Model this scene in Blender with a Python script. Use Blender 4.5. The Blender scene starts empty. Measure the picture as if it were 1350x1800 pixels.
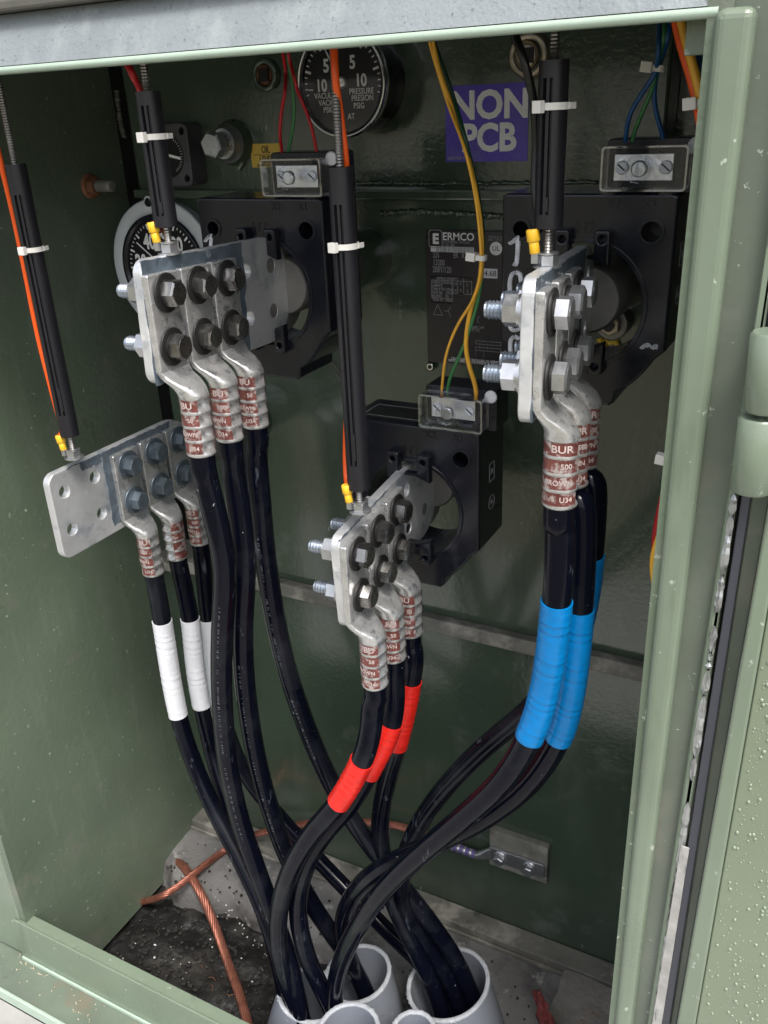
import bpy, bmesh, math, random
from mathutils import Vector, Matrix, Quaternion
random.seed(7)
R_ = math.radians
sc = bpy.context.scene
COL = sc.collection

# ------------------------------------------------------------------ camera
FPX = 1551.0
RX = Vector((0.8871, 0.4598, -0.0417)).normalized()      # image right
FW = Vector((-0.4333, 0.7980, -0.4188)).normalized()     # view direction
DN = FW.cross(RX).normalized()                           # image down
RX = DN.cross(FW).normalized()
CAM = Vector((0.0, -0.95, 1.2))
cam_d = bpy.data.cameras.new('camera'); cam = bpy.data.objects.new('camera', cam_d); COL.objects.link(cam)
cam_d.sensor_fit = 'HORIZONTAL'; cam_d.sensor_width = 36.0; cam_d.lens = 36.0 * FPX / 1350.0
cam_d.clip_start = 0.02; cam_d.clip_end = 400
m = Matrix((RX, -DN, -FW)).transposed().to_4x4(); m.translation = CAM
cam.matrix_world = m
sc.camera = cam

# ------------------------------------------------------------------ light
world = bpy.data.worlds.new('World'); sc.world = world; world.use_nodes = True
wn = world.node_tree.nodes; wl = world.node_tree.links
sky = wn.new('ShaderNodeTexSky'); sky.sky_type = 'NISHITA'; sky.sun_disc = False
SUN_EL, SUN_AZ = 60, 135
sky.sun_elevation = R_(SUN_EL); sky.sun_rotation = R_(SUN_AZ); sky.dust_density = 4.0; sky.ozone_density = 1.0
hsv = wn.new('ShaderNodeHueSaturation'); hsv.inputs['Saturation'].default_value = 0.42
wl.new(sky.outputs[0], hsv.inputs['Color']); wl.new(hsv.outputs[0], wn['Background'].inputs['Color'])
wn['Background'].inputs['Strength'].default_value = 0.15
sd = bpy.data.lights.new('sun', 'SUN'); sd.energy = 1.3; sd.angle = R_(16); sd.color = (1.0, 0.96, 0.9)
so = bpy.data.objects.new('sun', sd); COL.objects.link(so)
sdir = Vector((math.sin(R_(SUN_AZ)) * math.cos(R_(SUN_EL)), math.cos(R_(SUN_AZ)) * math.cos(R_(SUN_EL)), math.sin(R_(SUN_EL))))
so.rotation_euler = sdir.to_track_quat('Z', 'Y').to_euler()
sc.view_settings.view_transform = 'Standard'; sc.view_settings.look = 'None'
sc.view_settings.exposure = 1.0; sc.view_settings.gamma = 1; sc.view_settings.use_curve_mapping = False
sc.cycles.max_bounces = 10; sc.cycles.glossy_bounces = 5; sc.cycles.transmission_bounces = 8
sc.cycles.sample_clamp_indirect = 6

# ------------------------------------------------------------------ photo pixel -> place at a known depth
def ray(u, v): return RX * (u - 675) + DN * (v - 900) + FW * FPX
def PY(u, v, y): d = ray(u, v); return CAM + d * ((y - CAM.y) / d.y)
def PX(u, v, x): d = ray(u, v); return CAM + d * ((x - CAM.x) / d.x)
def PZ(u, v, z): d = ray(u, v); return CAM + d * ((z - CAM.z) / d.z)

# ------------------------------------------------------------------ materials
def _n(nt, t, **k):
    n = nt.nodes.new(t)
    for a, b in k.items(): setattr(n, a, b)
    return n
def mat(name, col, rough=0.5, metal=0.0, var=0.0, vscale=20, var_col=None, bump=0.0, bscale=300, bdist=0.001,
        spots=None, rvar=0.0, coat=0.0, trans=0.0, ior=1.45, streak=None, spec=None, wave=0.0, emis=None, stretch=(1,1,1)):
    M = bpy.data.materials.new(name); M.use_nodes = True; nt = M.node_tree; L = nt.links
    P = nt.nodes['Principled BSDF']
    P.inputs['Base Color'].default_value = (*col, 1); P.inputs['Roughness'].default_value = rough
    P.inputs['Metallic'].default_value = metal; P.inputs['IOR'].default_value = ior
    if spec is not None: P.inputs['Specular IOR Level'].default_value = spec
    if coat: P.inputs['Coat Weight'].default_value = coat; P.inputs['Coat Roughness'].default_value = 0.12
    if trans: P.inputs['Transmission Weight'].default_value = trans
    tc = _n(nt, 'ShaderNodeTexCoord'); mp = _n(nt, 'ShaderNodeMapping'); L.new(tc.outputs['Object'], mp.inputs[0])
    mp.inputs['Scale'].default_value = stretch
    src = None
    def noise(scale, detail=5, rgh=0.6, vec=None):
        n = _n(nt, 'ShaderNodeTexNoise'); n.inputs['Scale'].default_value = scale
        n.inputs['Detail'].default_value = detail; n.inputs['Roughness'].default_value = rgh
        L.new((vec or mp.outputs[0]), n.inputs['Vector']); return n
    def mix(fac, a, b):
        x = _n(nt, 'ShaderNodeMix', data_type='RGBA')
        L.new(fac, x.inputs[0])
        if isinstance(a, tuple): x.inputs[6].default_value = (*a, 1)
        else: L.new(a, x.inputs[6])
        x.inputs[7].default_value = (*b, 1); return x.outputs[2]
    def ramp(s, lo, hi):
        r = _n(nt, 'ShaderNodeMapRange'); r.inputs[1].default_value = lo; r.inputs[2].default_value = hi
        L.new(s, r.inputs[0]); return r.outputs[0]
    cur = col
    if var or var_col:
        vc = var_col or tuple(c * (1 - var) for c in col)
        cur = mix(ramp(noise(vscale).outputs[0], 0.35, 0.68), cur, vc)
    for sp in (spots or []):      # (colour, scale, lo, hi[, stretch])
        vec = None
        if len(sp) > 4:
            m2 = _n(nt, 'ShaderNodeMapping'); m2.inputs['Scale'].default_value = sp[4]; L.new(tc.outputs['Object'], m2.inputs[0]); vec = m2.outputs[0]
        cur = mix(ramp(noise(sp[1], 4, 0.65, vec).outputs[0], sp[2], sp[3]), cur, sp[0])
    if not isinstance(cur, tuple): L.new(cur, P.inputs['Base Color'])
    if rvar:
        r = _n(nt, 'ShaderNodeMapRange'); r.inputs[1].default_value = .3; r.inputs[2].default_value = .7
        r.inputs[3].default_value = max(0.02, rough - rvar); r.inputs[4].default_value = min(1, rough + rvar)
        L.new(noise(vscale * 2.3, 6).outputs[0], r.inputs[0]); L.new(r.outputs[0], P.inputs['Roughness'])
    nrm = None
    if wave:
        b = _n(nt, 'ShaderNodeBump'); b.inputs['Strength'].default_value = 1; b.inputs['Distance'].default_value = wave
        L.new(noise(5, 1, 0.3).outputs[0], b.inputs['Height']); nrm = b.outputs[0]
    if bump:
        b = _n(nt, 'ShaderNodeBump'); b.inputs['Strength'].default_value = bump; b.inputs['Distance'].default_value = bdist
        L.new(noise(bscale, 3, 0.5).outputs[0], b.inputs['Height'])
        if nrm: L.new(nrm, b.inputs['Normal'])
        nrm = b.outputs[0]
    if nrm: L.new(nrm, P.inputs['Normal'])
    return M

G = (0.115, 0.150, 0.108)
M = {}
M['paint'] = mat('green_enamel', G, 0.30, var=.15, vscale=4, bump=.25, bscale=260, bdist=.0006, rvar=.07, wave=.004, coat=.25,
                 spots=[((.32, .36, .31), 70, .735, .78), ((.16, .165, .13), 3.0, .58, .80)])
M['tank'] = mat('shaded_tank_enamel', (.056, .083, .056), 0.17, var=.25, vscale=3, bump=.7, bscale=140, bdist=.0011, rvar=.05, wave=.006, coat=1.0,
                spots=[((.20, .23, .20), 110, .70, .74), ((.13, .15, .13), 7, .60, .78), ((.26, .29, .25), 26, .70, .74, (3, 3, .5)), ((.080, .106, .077), 9, .54, .78, (1.5, 1.5, .5))])  # same green as the cabinet, darkened: interior shade put into the colour
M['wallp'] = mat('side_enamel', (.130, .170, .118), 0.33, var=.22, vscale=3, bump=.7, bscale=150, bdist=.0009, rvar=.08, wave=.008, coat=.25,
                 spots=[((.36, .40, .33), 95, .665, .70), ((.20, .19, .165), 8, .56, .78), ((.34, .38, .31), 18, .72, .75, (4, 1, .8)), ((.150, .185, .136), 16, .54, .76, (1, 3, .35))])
M['frame'] = mat('lit_frame_enamel', (.188, .234, .170), 0.33, var=.16, vscale=6, bump=.2, bscale=200, bdist=.0005, rvar=.08, wave=.002, coat=.3,
                 spots=[((.40, .45, .38), 60, .655, .69), ((.44, .48, .42), 20, .68, .73, (4, 4, .6)), ((.13, .16, .115), 8, .58, .72, (3, 3, .4))])  # same green again, lightened: daylight on the frame put into the colour
M['recess'] = mat('post_enamel', (.130, .155, .122), 0.36, var=.2, vscale=7, bump=.25, bscale=220, bdist=.0006, rvar=.1, coat=.2,
                 spots=[((.36, .40, .35), 110, .67, .70), ((.20, .19, .16), 10, .56, .8), ((.30, .33, .29), 24, .70, .75)])
M['beam'] = mat('sky_sheen_beam_enamel', (.235, .262, .272), 0.34, var=.15, vscale=14, bump=.7, bscale=380, bdist=.0008, rvar=.12, coat=.4,
                spots=[((.30, .33, .33), 30, .50, .74, (1, 1, .5)), ((.13, .145, .155), 260, .60, .70)])  # blue-grey sky reflection painted into the green base colour
M['lip'] = mat('highlight_lip_enamel', (.40, .50, .41), 0.35, var=.1, bump=.2, bscale=200, bdist=.0005)  # palest copy of the green: edge highlights painted into the colour
M['lid'] = mat('lid_enamel', (.12, .115, .10), 0.5, var=.3, bump=.3, bscale=200)
M['rust'] = mat('rusty_ledge', (.150, .185, .138), 0.6, bump=.5, bscale=150, var=.25, vscale=12,
                spots=[((.19, .125, .085), 9, .52, .72), ((.46, .46, .41), 60, .68, .74), ((.09, .06, .04), 50, .68, .76)])
M['flange'] = mat('dusty_flange', (.20, .195, .170), 0.7, bump=.7, bscale=120, var=.35, vscale=25,
                  spots=[((.34, .32, .28), 18, .52, .66), ((.06, .065, .06), 26, .62, .72), ((.5, .5, .48), 60, .70, .76)])
M['concrete'] = mat('concrete', (.20, .195, .19), 0.85, var=.4, vscale=8, bump=1, bscale=70, bdist=.003,
                    spots=[((.075, .07, .068), 9, .50, .64), ((.36, .355, .34), 45, .60, .72), ((.18, .11, .075), 6, .60, .75)])
M['pad'] = mat('pale_concrete', (.40, .39, .37), 0.8, var=.25, vscale=15, bump=.4, bscale=100)
M['wet'] = mat('wet_soil', (.016, .015, .015), 0.42, var=.6, vscale=18, bump=1, bscale=45, bdist=.006,
               spots=[((.045, .042, .038), 12, .50, .66), ((.3, .3, .3), 160, .75, .77)], rvar=.15)
M['dirt'] = mat('outside_ground', (.21, .18, .135), 0.95, var=.4, vscale=3, bump=1, bscale=20, bdist=.02, spots=[((.12, .14, .07), 2, .5, .6)])
M['black'] = mat('black_moulding', (.0075, .0085, .0140), 0.22, bump=.10, bscale=350, bdist=.0003, rvar=.06, vscale=12, wave=.0012,
                 spots=[((.08, .08, .09), 55, .74, .80), ((.020, .021, .028), 9, .5, .7)])
M['blackside'] = mat('plain_black_and_shade', (.004, .004, .005), 0.4)  # plain black parts, also painted shade in recesses and under the beam
M['sleeve'] = mat('black_tube', (.012, .0115, .015), 0.40, bump=.10, bscale=300, bdist=.0003, rvar=.06, spots=[((.08, .08, .09), 90, .76, .80)])
M['jacket'] = mat('cable_jacket', (.0024, .0030, .0075), 0.13, bump=.35, bscale=50, bdist=.0009, rvar=.07, vscale=14, spec=.19, wave=.0020,
                  spots=[((.065, .075, .095), 42, .64, .72, (1.6, 1.6, .35)), ((.28, .28, .30), 150, .71, .74), ((.016, .018, .024), 10, .5, .75)])
M['alu'] = mat('tinned_lug', (.66, .66, .655), 0.34, metal=.72, var=.22, vscale=60, bump=.55, bscale=170, bdist=.0009, rvar=.12,
               spots=[((.28, .29, .31), 110, .57, .68), ((.78, .78, .78), 40, .60, .72)])
M['dent'] = mat('bright_tin', (.85, .85, .86), 0.22, metal=.95, bump=.3, bscale=120, bdist=.0008)
M['spade'] = mat('spade_metal', (.70, .71, .72), 0.40, metal=.55, var=.22, vscale=22, bump=.45, bscale=160, bdist=.0008, rvar=.12,
                 spots=[((.34, .38, .44), 24, .53, .68), ((.78, .78, .76), 50, .62, .72)])
M['rear'] = mat('aged_spade', (.30, .29, .275), 0.45, metal=.6, var=.25, vscale=30, bump=.4, bscale=150, rvar=.1)
M['paste'] = mat('joint_paste', (.105, .135, .165), 0.38, var=.4, vscale=45, bump=1, bscale=110, bdist=.0018, rvar=.1,
                 spots=[((.30, .34, .38), 55, .62, .72)])
M['steel'] = mat('zinc_bolt', (.56, .57, .59), 0.33, metal=.88, var=.2, vscale=60, rvar=.08, bump=.12, bscale=200, bdist=.0003)
M['rodm'] = mat('rod_steel', (.34, .33, .32), 0.38, metal=.9, var=.3, vscale=60)
M['steeld'] = mat('dark_bolt', (.36, .35, .34), 0.27, metal=.95, var=.45, vscale=45, rvar=.08, bump=.15, bscale=250, bdist=.0003)
M['steelb'] = mat('pasted_bolt', (.16, .20, .235), 0.36, metal=.55, var=.4, vscale=90, bump=.6, bscale=150, bdist=.0007)
M['blue_zinc'] = mat('blue_zinc_thread', (.40, .45, .52), 0.36, metal=.85, var=.25, vscale=120)
M['washer'] = mat('black_washer', (.028, .027, .027), 0.5, metal=.3, var=.3, vscale=80)
M['whitew'] = mat('white_tape', (.76, .77, .81), 0.42, bump=.6, bscale=90, bdist=.0008, var=.10, vscale=40)
M['red'] = mat('red_tape', (.74, .020, .013), 0.32, var=.22, vscale=45, bump=.6, bscale=90, bdist=.0008)
M['cyan'] = mat('blue_tape', (.0, .195, .53), 0.33, var=.18, vscale=45, bump=.6, bscale=90, bdist=.0008, spec=.4)
M['band'] = mat('lug_band', (.25, .085, .075), 0.32, metal=.45, var=.45, vscale=80, bump=.4, bscale=200, bdist=.0005,
                spots=[((.50, .42, .41), 150, .50, .62)])
M['legend'] = mat('worn_print', (.11, .12, .135), .6, spots=[((.004, .004, .007), 90, .48, .56)])
M['ink'] = mat('pale_ink', (.60, .50, .47), 0.4, var=.35, vscale=150)
M['white'] = mat('white_print', (.90, .90, .90), 0.45, var=.12, vscale=60)
M['grey'] = mat('grey_print', (.36, .36, .37), 0.5)
M['chalk'] = mat('paint_marker', (.72, .74, .80), 0.6, var=.3, vscale=90)
M['purple'] = mat('blue_sticker', (.11, .07, .52), 0.25, var=.15, vscale=30, bump=.5, bscale=170, bdist=.0010, spots=[((.14, .12, .40), 12, .55, .7)])
M['yellow'] = mat('yellow_sticker', (.62, .42, .07), 0.4, var=.1)
M['ink_black'] = mat('black_print', (.015, .015, .015), 0.4)
M['plate'] = mat('nameplate_face', (.050, .044, .046), 0.30, var=.2, vscale=8, metal=.2)
M['orange'] = mat('orange_wire', (.80, .10, .012), 0.35)
M['wred'] = mat('red_wire', (.42, .012, .018), 0.32)
M['wgreen'] = mat('green_wire', (.045, .19, .065), 0.32)
M['wgreend'] = mat('dark_green_wire', (.012, .06, .028), 0.32)
M['wyellow'] = mat('yellow_wire', (.80, .42, .045), 0.35)
M['wblue'] = mat('blue_wire', (.012, .075, .22), 0.32)
M['wblack'] = mat('black_wire', (.012, .012, .013), 0.3)
M['crimp'] = mat('yellow_crimp', (.86, .50, .03), 0.35)
M['tie'] = mat('nylon_tie', (.74, .72, .68), 0.4)
M['pvc'] = mat('grey_pvc', (.235, .255, .295), 0.40, var=.15, vscale=10, bump=.25, bscale=120, bdist=.0006, rvar=.1,
               spots=[((.40, .41, .43), 60, .64, .74, (1, 1, 3)), ((.12, .12, .12), 50, .66, .76), ((.16, .155, .15), 9, .55, .7)])
M['pvcrim'] = mat('cut_pvc_rim', (.42, .44, .47), 0.6, var=.3, vscale=60, bump=.8, bscale=150, bdist=.0010)
M['copper'] = mat('copper_strand', (.42, .165, .115), 0.42, metal=.65, var=.35, vscale=60, spots=[((.20, .08, .06), 40, .55, .68)])
M['bezel'] = mat('grey_bezel', (.58, .62, .65), 0.42, var=.12)
M['chrome'] = mat('chrome_bezel', (.62, .62, .62), 0.16, metal=1)
M['dial'] = mat('dial_black', (.012, .012, .014), 0.3)
M['clear'] = mat('clear_cover', (.97, .98, .99), 0.06, trans=1.0, ior=1.40)
def clear_mat(name, tint=(.95, .96, .97), base=.018):
    Mx = bpy.data.materials.new(name); Mx.use_nodes = True; nt = Mx.node_tree; nt.nodes.clear(); L = nt.links
    o = nt.nodes.new('ShaderNodeOutputMaterial'); mx = nt.nodes.new('ShaderNodeMixShader'); t = nt.nodes.new('ShaderNodeBsdfTransparent'); g = nt.nodes.new('ShaderNodeBsdfGlossy')
    t.inputs[0].default_value = (*tint, 1); g.inputs['Roughness'].default_value = .07; lw = nt.nodes.new('ShaderNodeLayerWeight'); lw.inputs[0].default_value = .10
    mp = nt.nodes.new('ShaderNodeMapRange'); mp.inputs[3].default_value = base; mp.inputs[4].default_value = .6
    L.new(lw.outputs['Fresnel'], mp.inputs[0]); L.new(mp.outputs[0], mx.inputs[0]); L.new(t.outputs[0], mx.inputs[1]); L.new(g.outputs[0], mx.inputs[2]); L.new(mx.outputs[0], o.inputs[0]); return Mx
M['clear'] = clear_mat('clear_cover'); M['edge'] = clear_mat('cover_edge', (.93, .94, .96), .22); M['glass'] = clear_mat('gauge_glass', (.97, .97, .97), .03)
M['foil'] = mat('strip_metal', (.80, .80, .82), 0.28, metal=.8, bump=.8, bscale=60, bdist=.002)
M['brass'] = mat('brass_nut', (.50, .44, .34), 0.35, metal=.9, var=.3, vscale=90)
M['brown'] = mat('rust_brown', (.30, .13, .075), 0.6, metal=.3, var=.5, vscale=60, bump=.6, bscale=120)
M['rag'] = mat('red_rag', (.24, .055, .05), 0.95, bump=1, bscale=90, bdist=.003, var=.6, vscale=60)
M['rustblock'] = mat('rust_stone', (.27, .25, .23), 0.9, bump=1, bscale=70, bdist=.004, var=.3, vscale=18,
                     spots=[((.30, .12, .04), 13, .54, .64), ((.6, .6, .58), 9, .60, .72)])
M['seal'] = mat('door_seal', (.055, .058, .072), 0.4, bump=.2)
M['sealdark'] = mat('black_and_gap_shade', (.012, .013, .016), 0.35)  # dark small parts, also the painted shade of the door gap
M['silver'] = mat('torn_foil', (.42, .43, .43), 0.35, metal=.6, bump=.6, bscale=60, bdist=.002, spots=[((.05, .05, .05), 25, .50, .60, (3, 3, .5))])
M['whitestrip'] = mat('white_strip', (.44, .43, .41), 0.5, var=.35, vscale=50, bump=.5, bscale=90, spots=[((.12, .12, .13), 40, .60, .70, (3, 3, .4))])
M['water'] = mat('water_drop', (.235, .285, .205), 0.05, spec=.9)
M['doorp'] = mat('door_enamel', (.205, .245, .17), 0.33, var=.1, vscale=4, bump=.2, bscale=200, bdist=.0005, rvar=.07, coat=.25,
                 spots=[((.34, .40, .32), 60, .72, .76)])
M['violet'] = mat('violet_band', (.16, .12, .30), 0.4, metal=.2)
M['ypaint'] = mat('yellow_paint', (.72, .48, .04), 0.45, var=.15, vscale=60)
M['bushing'] = mat('bushing_epoxy', (.30, .27, .25), 0.4, var=.25, vscale=20)
M['straw'] = mat('straw_bits', (.62, .52, .36), 0.8)
M['crumb'] = mat('pvc_crumbs', (.66, .66, .64), 0.7)

# ------------------------------------------------------------------ mesh kit
class MB:
    def __init__(s): s.v = []; s.f = []; s.sm = []
    def add(s, vs, fs, smooth=False):
        o = len(s.v); s.v += [Vector(v) for v in vs]; s.f += [[i + o for i in f] for f in fs]
        s.sm += [smooth] * len(fs); return s
    def box(s, a, b, bev=0.0, mtx=None):
        x0, y0, z0 = [min(a[i], b[i]) for i in range(3)]; x1, y1, z1 = [max(a[i], b[i]) for i in range(3)]
        bm = bmesh.new(); bmesh.ops.create_cube(bm, size=1)
        for v in bm.verts:
            v.co = Vector(((x0 + x1) / 2 + v.co.x * (x1 - x0), (y0 + y1) / 2 + v.co.y * (y1 - y0), (z0 + z1) / 2 + v.co.z * (z1 - z0)))
        if bev: bmesh.ops.bevel(bm, geom=bm.edges[:], offset=bev, segments=2, affect='EDGES', profile=0.6)
        return s.bm(bm, mtx)
    def bm(s, bm, mtx=None, smooth=False):
        bm.verts.index_update()
        vs = [(mtx @ v.co) if mtx else v.co.copy() for v in bm.verts]
        s.add(vs, [[v.index for v in f.verts] for f in bm.faces], smooth); bm.free(); return s
    def mesh(s, me, mtx=None, smooth=False):
        vs = [(mtx @ v.co) if mtx else v.co.copy() for v in me.vertices]
        s.add(vs, [list(p.vertices) for p in me.polygons], smooth); return s
    def rings(s, rings, close=True, cap=True, smooth=True):
        n = len(rings[0]); vs = [p for r in rings for p in r]; fs = []
        for i in range(len(rings) - 1):
            for j in range(n if close else n - 1):
                k = (j + 1) % n; fs.append([i * n + j, i * n + k, (i + 1) * n + k, (i + 1) * n + j])
        s.add(vs, fs, smooth)
        if cap:
            s.add(rings[0], [list(range(n))[::-1]]); s.add(rings[-1], [list(range(n))])
        return s
    def lathe(s, c, axis, prof, n=28, cap=True, smooth=True, a0=0, ang=2 * math.pi, hint=(0, 0, 1)):
        """prof: list of (distance along axis, radius)"""
        c = Vector(c); ax = Vector(axis).normalized(); h = Vector(hint)
        if abs(h.dot(ax)) > .95: h = Vector((1, 0, 0)) if abs(ax.x) < .9 else Vector((0, 1, 0))
        e1 = (h - ax * h.dot(ax)).normalized(); e2 = ax.cross(e1); full = abs(ang - 2 * math.pi) < 1e-4
        m = n if full else n + 1
        rr = [[c + ax * d + (e1 * math.cos(a0 + ang * j / n) + e2 * math.sin(a0 + ang * j / n)) * r for j in range(m)] for d, r in prof]
        return s.rings(rr, close=full, cap=cap and full, smooth=smooth)
    def cyl(s, a, b, r, n=24, r2=None, bev=0.0):
        a = Vector(a); b = Vector(b); L = (b - a).length; r2 = r if r2 is None else r2
        pr = [(0, r - bev), (bev, r), (L - bev, r2), (L, r2 - bev)] if bev else [(0, r), (L, r2)]
        s.lathe(a, b - a, pr, n); return s
    def hexp(s, c, axis, r, h, ch=.12, rot=0, hint=(0, 0, 1)):
        c = Vector(c); ax = Vector(axis).normalized(); hh = Vector(hint)
        if abs(hh.dot(ax)) > .95: hh = Vector((1, 0, 0))
        e1 = (hh - ax * hh.dot(ax)).normalized(); e2 = ax.cross(e1)
        def ring(d, rr): return [c + ax * d + (e1 * math.cos(rot + k * math.pi / 3) + e2 * math.sin(rot + k * math.pi / 3)) * rr for k in range(6)]
        s.rings([ring(0, r), ring(h * (1 - ch), r), ring(h, r * .86)], smooth=False); return s
    def thread(s, a, b, r, pitch=.0018, n=14):
        a = Vector(a); b = Vector(b); L = (b - a).length; k = max(2, int(L / pitch)); pr = []
        for i in range(k): pr += [(i * L / k, r), (i * L / k + L / k * .5, r * .82)]
        pr.append((L, r * .85)); return s.lathe(a, b - a, pr, n, smooth=False)
    def tube(s, pts, r, n=12, cap=True, rad=None):
        pts = [Vector(p) for p in pts]; k = len(pts); T = []
        for i in range(k): T.append((pts[min(k - 1, i + 1)] - pts[max(0, i - 1)]).normalized())
        h = Vector((0, 0, 1)) if abs(T[0].z) < .9 else Vector((1, 0, 0))
        e = (h - T[0] * h.dot(T[0])).normalized(); rr = []
        for i in range(k):
            e = (e - T[i] * e.dot(T[i])).normalized(); f = T[i].cross(e); q = rad(i / (k - 1)) if rad else r
            rr.append([pts[i] + (e * math.cos(2 * math.pi * j / n) + f * math.sin(2 * math.pi * j / n)) * q for j in range(n)])
        return s.rings(rr, cap=cap)
    def arc_tube(s, c, ro, ri, z0, z1, a0, a1, n=24):
        k = max(3, int(n * abs(a1 - a0) / (2 * math.pi)))
        def P(i, r, z): a = a0 + (a1 - a0) * i / k; return Vector((c[0] + math.cos(a) * r, c[1] + math.sin(a) * r, z))
        for (ra, za, rb, zb_, sm) in ((ro, z0, ro, z1, True), (ro, z1, ri, z1, False), (ri, z1, ri, z0, True), (ri, z0, ro, z0, False)):
            vs = []; fs = []
            for i in range(k + 1): vs += [P(i, ra, za), P(i, rb, zb_)]
            for i in range(k): fs.append([2 * i, 2 * i + 2, 2 * i + 3, 2 * i + 1])
            s.add(vs, fs, sm)
        if abs(abs(a1 - a0) - 2 * math.pi) > 1e-3:
            for i in (0, k): s.add([P(i, ro, z0), P(i, ro, z1), P(i, ri, z1), P(i, ri, z0)], [[0, 1, 2, 3]])
        return s

def spline(pts, per=8):
    P = [Vector(p) for p in pts]; P = [P[0] * 2 - P[1]] + P + [P[-1] * 2 - P[-2]]; out = []
    for i in range(1, len(P) - 2):
        for k in range(per):
            t = k / per; a, b, c, d = P[i - 1], P[i], P[i + 1], P[i + 2]
            out.append(.5 * ((2 * b) + (c - a) * t + (2 * a - 5 * b + 4 * c - d) * t * t + (3 * b - a - 3 * c + d) * t ** 3))
    out.append(P[-2]); return out
def smooth_path(p, it=6):
    p = list(p)
    for _ in range(it): p = [p[0]] + [(p[i - 1] + p[i] * 2 + p[i + 1]) / 4 for i in range(1, len(p) - 1)] + [p[-1]]
    return p

def curve_mesh(loops, thick, bev=0.0, res=2):
    """2D filled outline with holes, extruded: local x,y in the plane, z = thickness centred"""
    cu = bpy.data.curves.new('c', 'CURVE'); cu.dimensions = '2D'; cu.fill_mode = 'BOTH'
    cu.extrude = max(0.00001, thick / 2 - bev); cu.bevel_depth = bev; cu.bevel_resolution = res; cu.offset = -bev
    for lp in loops:
        sp = cu.splines.new('POLY'); sp.points.add(len(lp) - 1); sp.use_cyclic_u = True
        for i, p in enumerate(lp): sp.points[i].co = (p[0], p[1], 0, 1)
    o = bpy.data.objects.new('c', cu); me = bpy.data.meshes.new_from_object(o)
    bpy.data.objects.remove(o); bpy.data.curves.remove(cu); return me
def text_mesh(txt, size, thick=.0002, bold=0.0, align='CENTER', sx=1.0):
    cu = bpy.data.curves.new('t', 'FONT'); cu.body = txt; cu.size = size; cu.align_x = align; cu.align_y = 'CENTER'
    cu.extrude = thick; cu.offset = bold * size; cu.resolution_u = 3; cu.space_line = .8
    o = bpy.data.objects.new('t', cu); me = bpy.data.meshes.new_from_object(o)
    for v in me.vertices: v.co.x *= sx
    bpy.data.objects.remove(o); bpy.data.curves.remove(cu); return me
def circ(cx, cy, r, n=28, a0=0, a1=2 * math.pi, end=False):
    k = n + 1 if end else n
    return [(cx + r * math.cos(a0 + (a1 - a0) * i / n), cy + r * math.sin(a0 + (a1 - a0) * i / n)) for i in range(k)]
def rrect(x0, y0, x1, y1, r, n=5):
    o = []
    for cx, cy, a in ((x1 - r, y1 - r, 0), (x0 + r, y1 - r, 90), (x0 + r, y0 + r, 180), (x1 - r, y0 + r, 270)):
        o += circ(cx, cy, r, n, R_(a), R_(a + 90), True)
    return o
def plane_mtx(o, right, up):      # local x->right, y->up, z->right x up
    r = Vector(right).normalized(); u = Vector(up); u = (u - r * u.dot(r)).normalized(); n = r.cross(u)
    mm = Matrix((r, u, n)).transposed().to_4x4(); mm.translation = Vector(o); return mm
def front(x, y, z): return plane_mtx((x, y, z), (1, 0, 0), (0, 0, 1))   # faces -y

ORG = {}
def build(name, mb, material, parent=None, origin=None, bevel=0.0, smooth_all=False):
    me = bpy.data.meshes.new(name)
    og = ORG.get(parent.name, Vector()) if parent else (Vector(origin) if origin is not None else Vector())
    me.from_pydata([v - og for v in mb.v], [], mb.f)
    for p, sflag in zip(me.polygons, mb.sm): p.use_smooth = sflag or smooth_all
    me.materials.append(material); me.validate(); me.update()
    o = bpy.data.objects.new(name, me); COL.objects.link(o)
    if parent: o.parent = parent
    else: o.location = og
    ORG[o.name] = og
    if bevel:
        b = o.modifiers.new('b', 'BEVEL'); b.width = bevel; b.segments = 2; b.limit_method = 'ANGLE'
    return o
def thing(name, label, cat, loc=(0, 0, 0), group=None):
    o = bpy.data.objects.new(name, None); COL.objects.link(o); o.location = loc; o.empty_display_size = .02
    ORG[o.name] = Vector(loc); return tag(o, label, cat, group)
def tag(o, label, cat, group=None):
    o['label'] = label; o['category'] = cat
    if group: o['group'] = group
    return o
def struct(o): o['kind'] = 'structure'; return o

# ================================================================== SETTING
FY = -0.395                                            # front face of the opening
struct(build('ground', MB().box((-60, -60, -.13), (60, 60, -.10)), M['dirt']))
pad = MB()
pad.box((-2.2, -1.15, -.10), (1.6, -.4555, .036))        # apron in front
pad.box((-2.2, -.4545, -.10), (-.95, .9, .034)); pad.box((-.02, -.4545, -.10), (1.6, .9, .034))
struct(build('concrete_pad', pad, M['pad']))
# kerb of concrete inside the pit, irregular front edge
kb = MB(); rows = []
xs = [-.95 + i * .02 for i in range(48)]
for x in xs:
    e = -.136 + .012 * math.sin(x * 31) + .006 * math.sin(x * 87)
    rows.append([Vector((x, .05, .0)), Vector((x, -.04, .001 + .001 * math.sin(x * 60))), Vector((x, e + .035, -.003)), Vector((x, e + .012, -.010)), Vector((x, e, -.030)), Vector((x, e - .004, -.09))])
kb.rings(rows, close=False, cap=False)
struct(build('concrete_kerb', kb, M['concrete']))
pit = bmesh.new(); bmesh.ops.create_grid(pit, x_segments=60, y_segments=30, size=.5)
for v in pit.verts:
    v.co = Vector((-.5 + v.co.x * .96, -.27 + v.co.y * .42, -.062 + .006 * math.sin(v.co.x * 23) * math.sin(v.co.y * 40) + random.uniform(-.0015, .0015)))
struct(build('soil', MB().bm(pit, None, True), M['wet']))
cr = MB()
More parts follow.
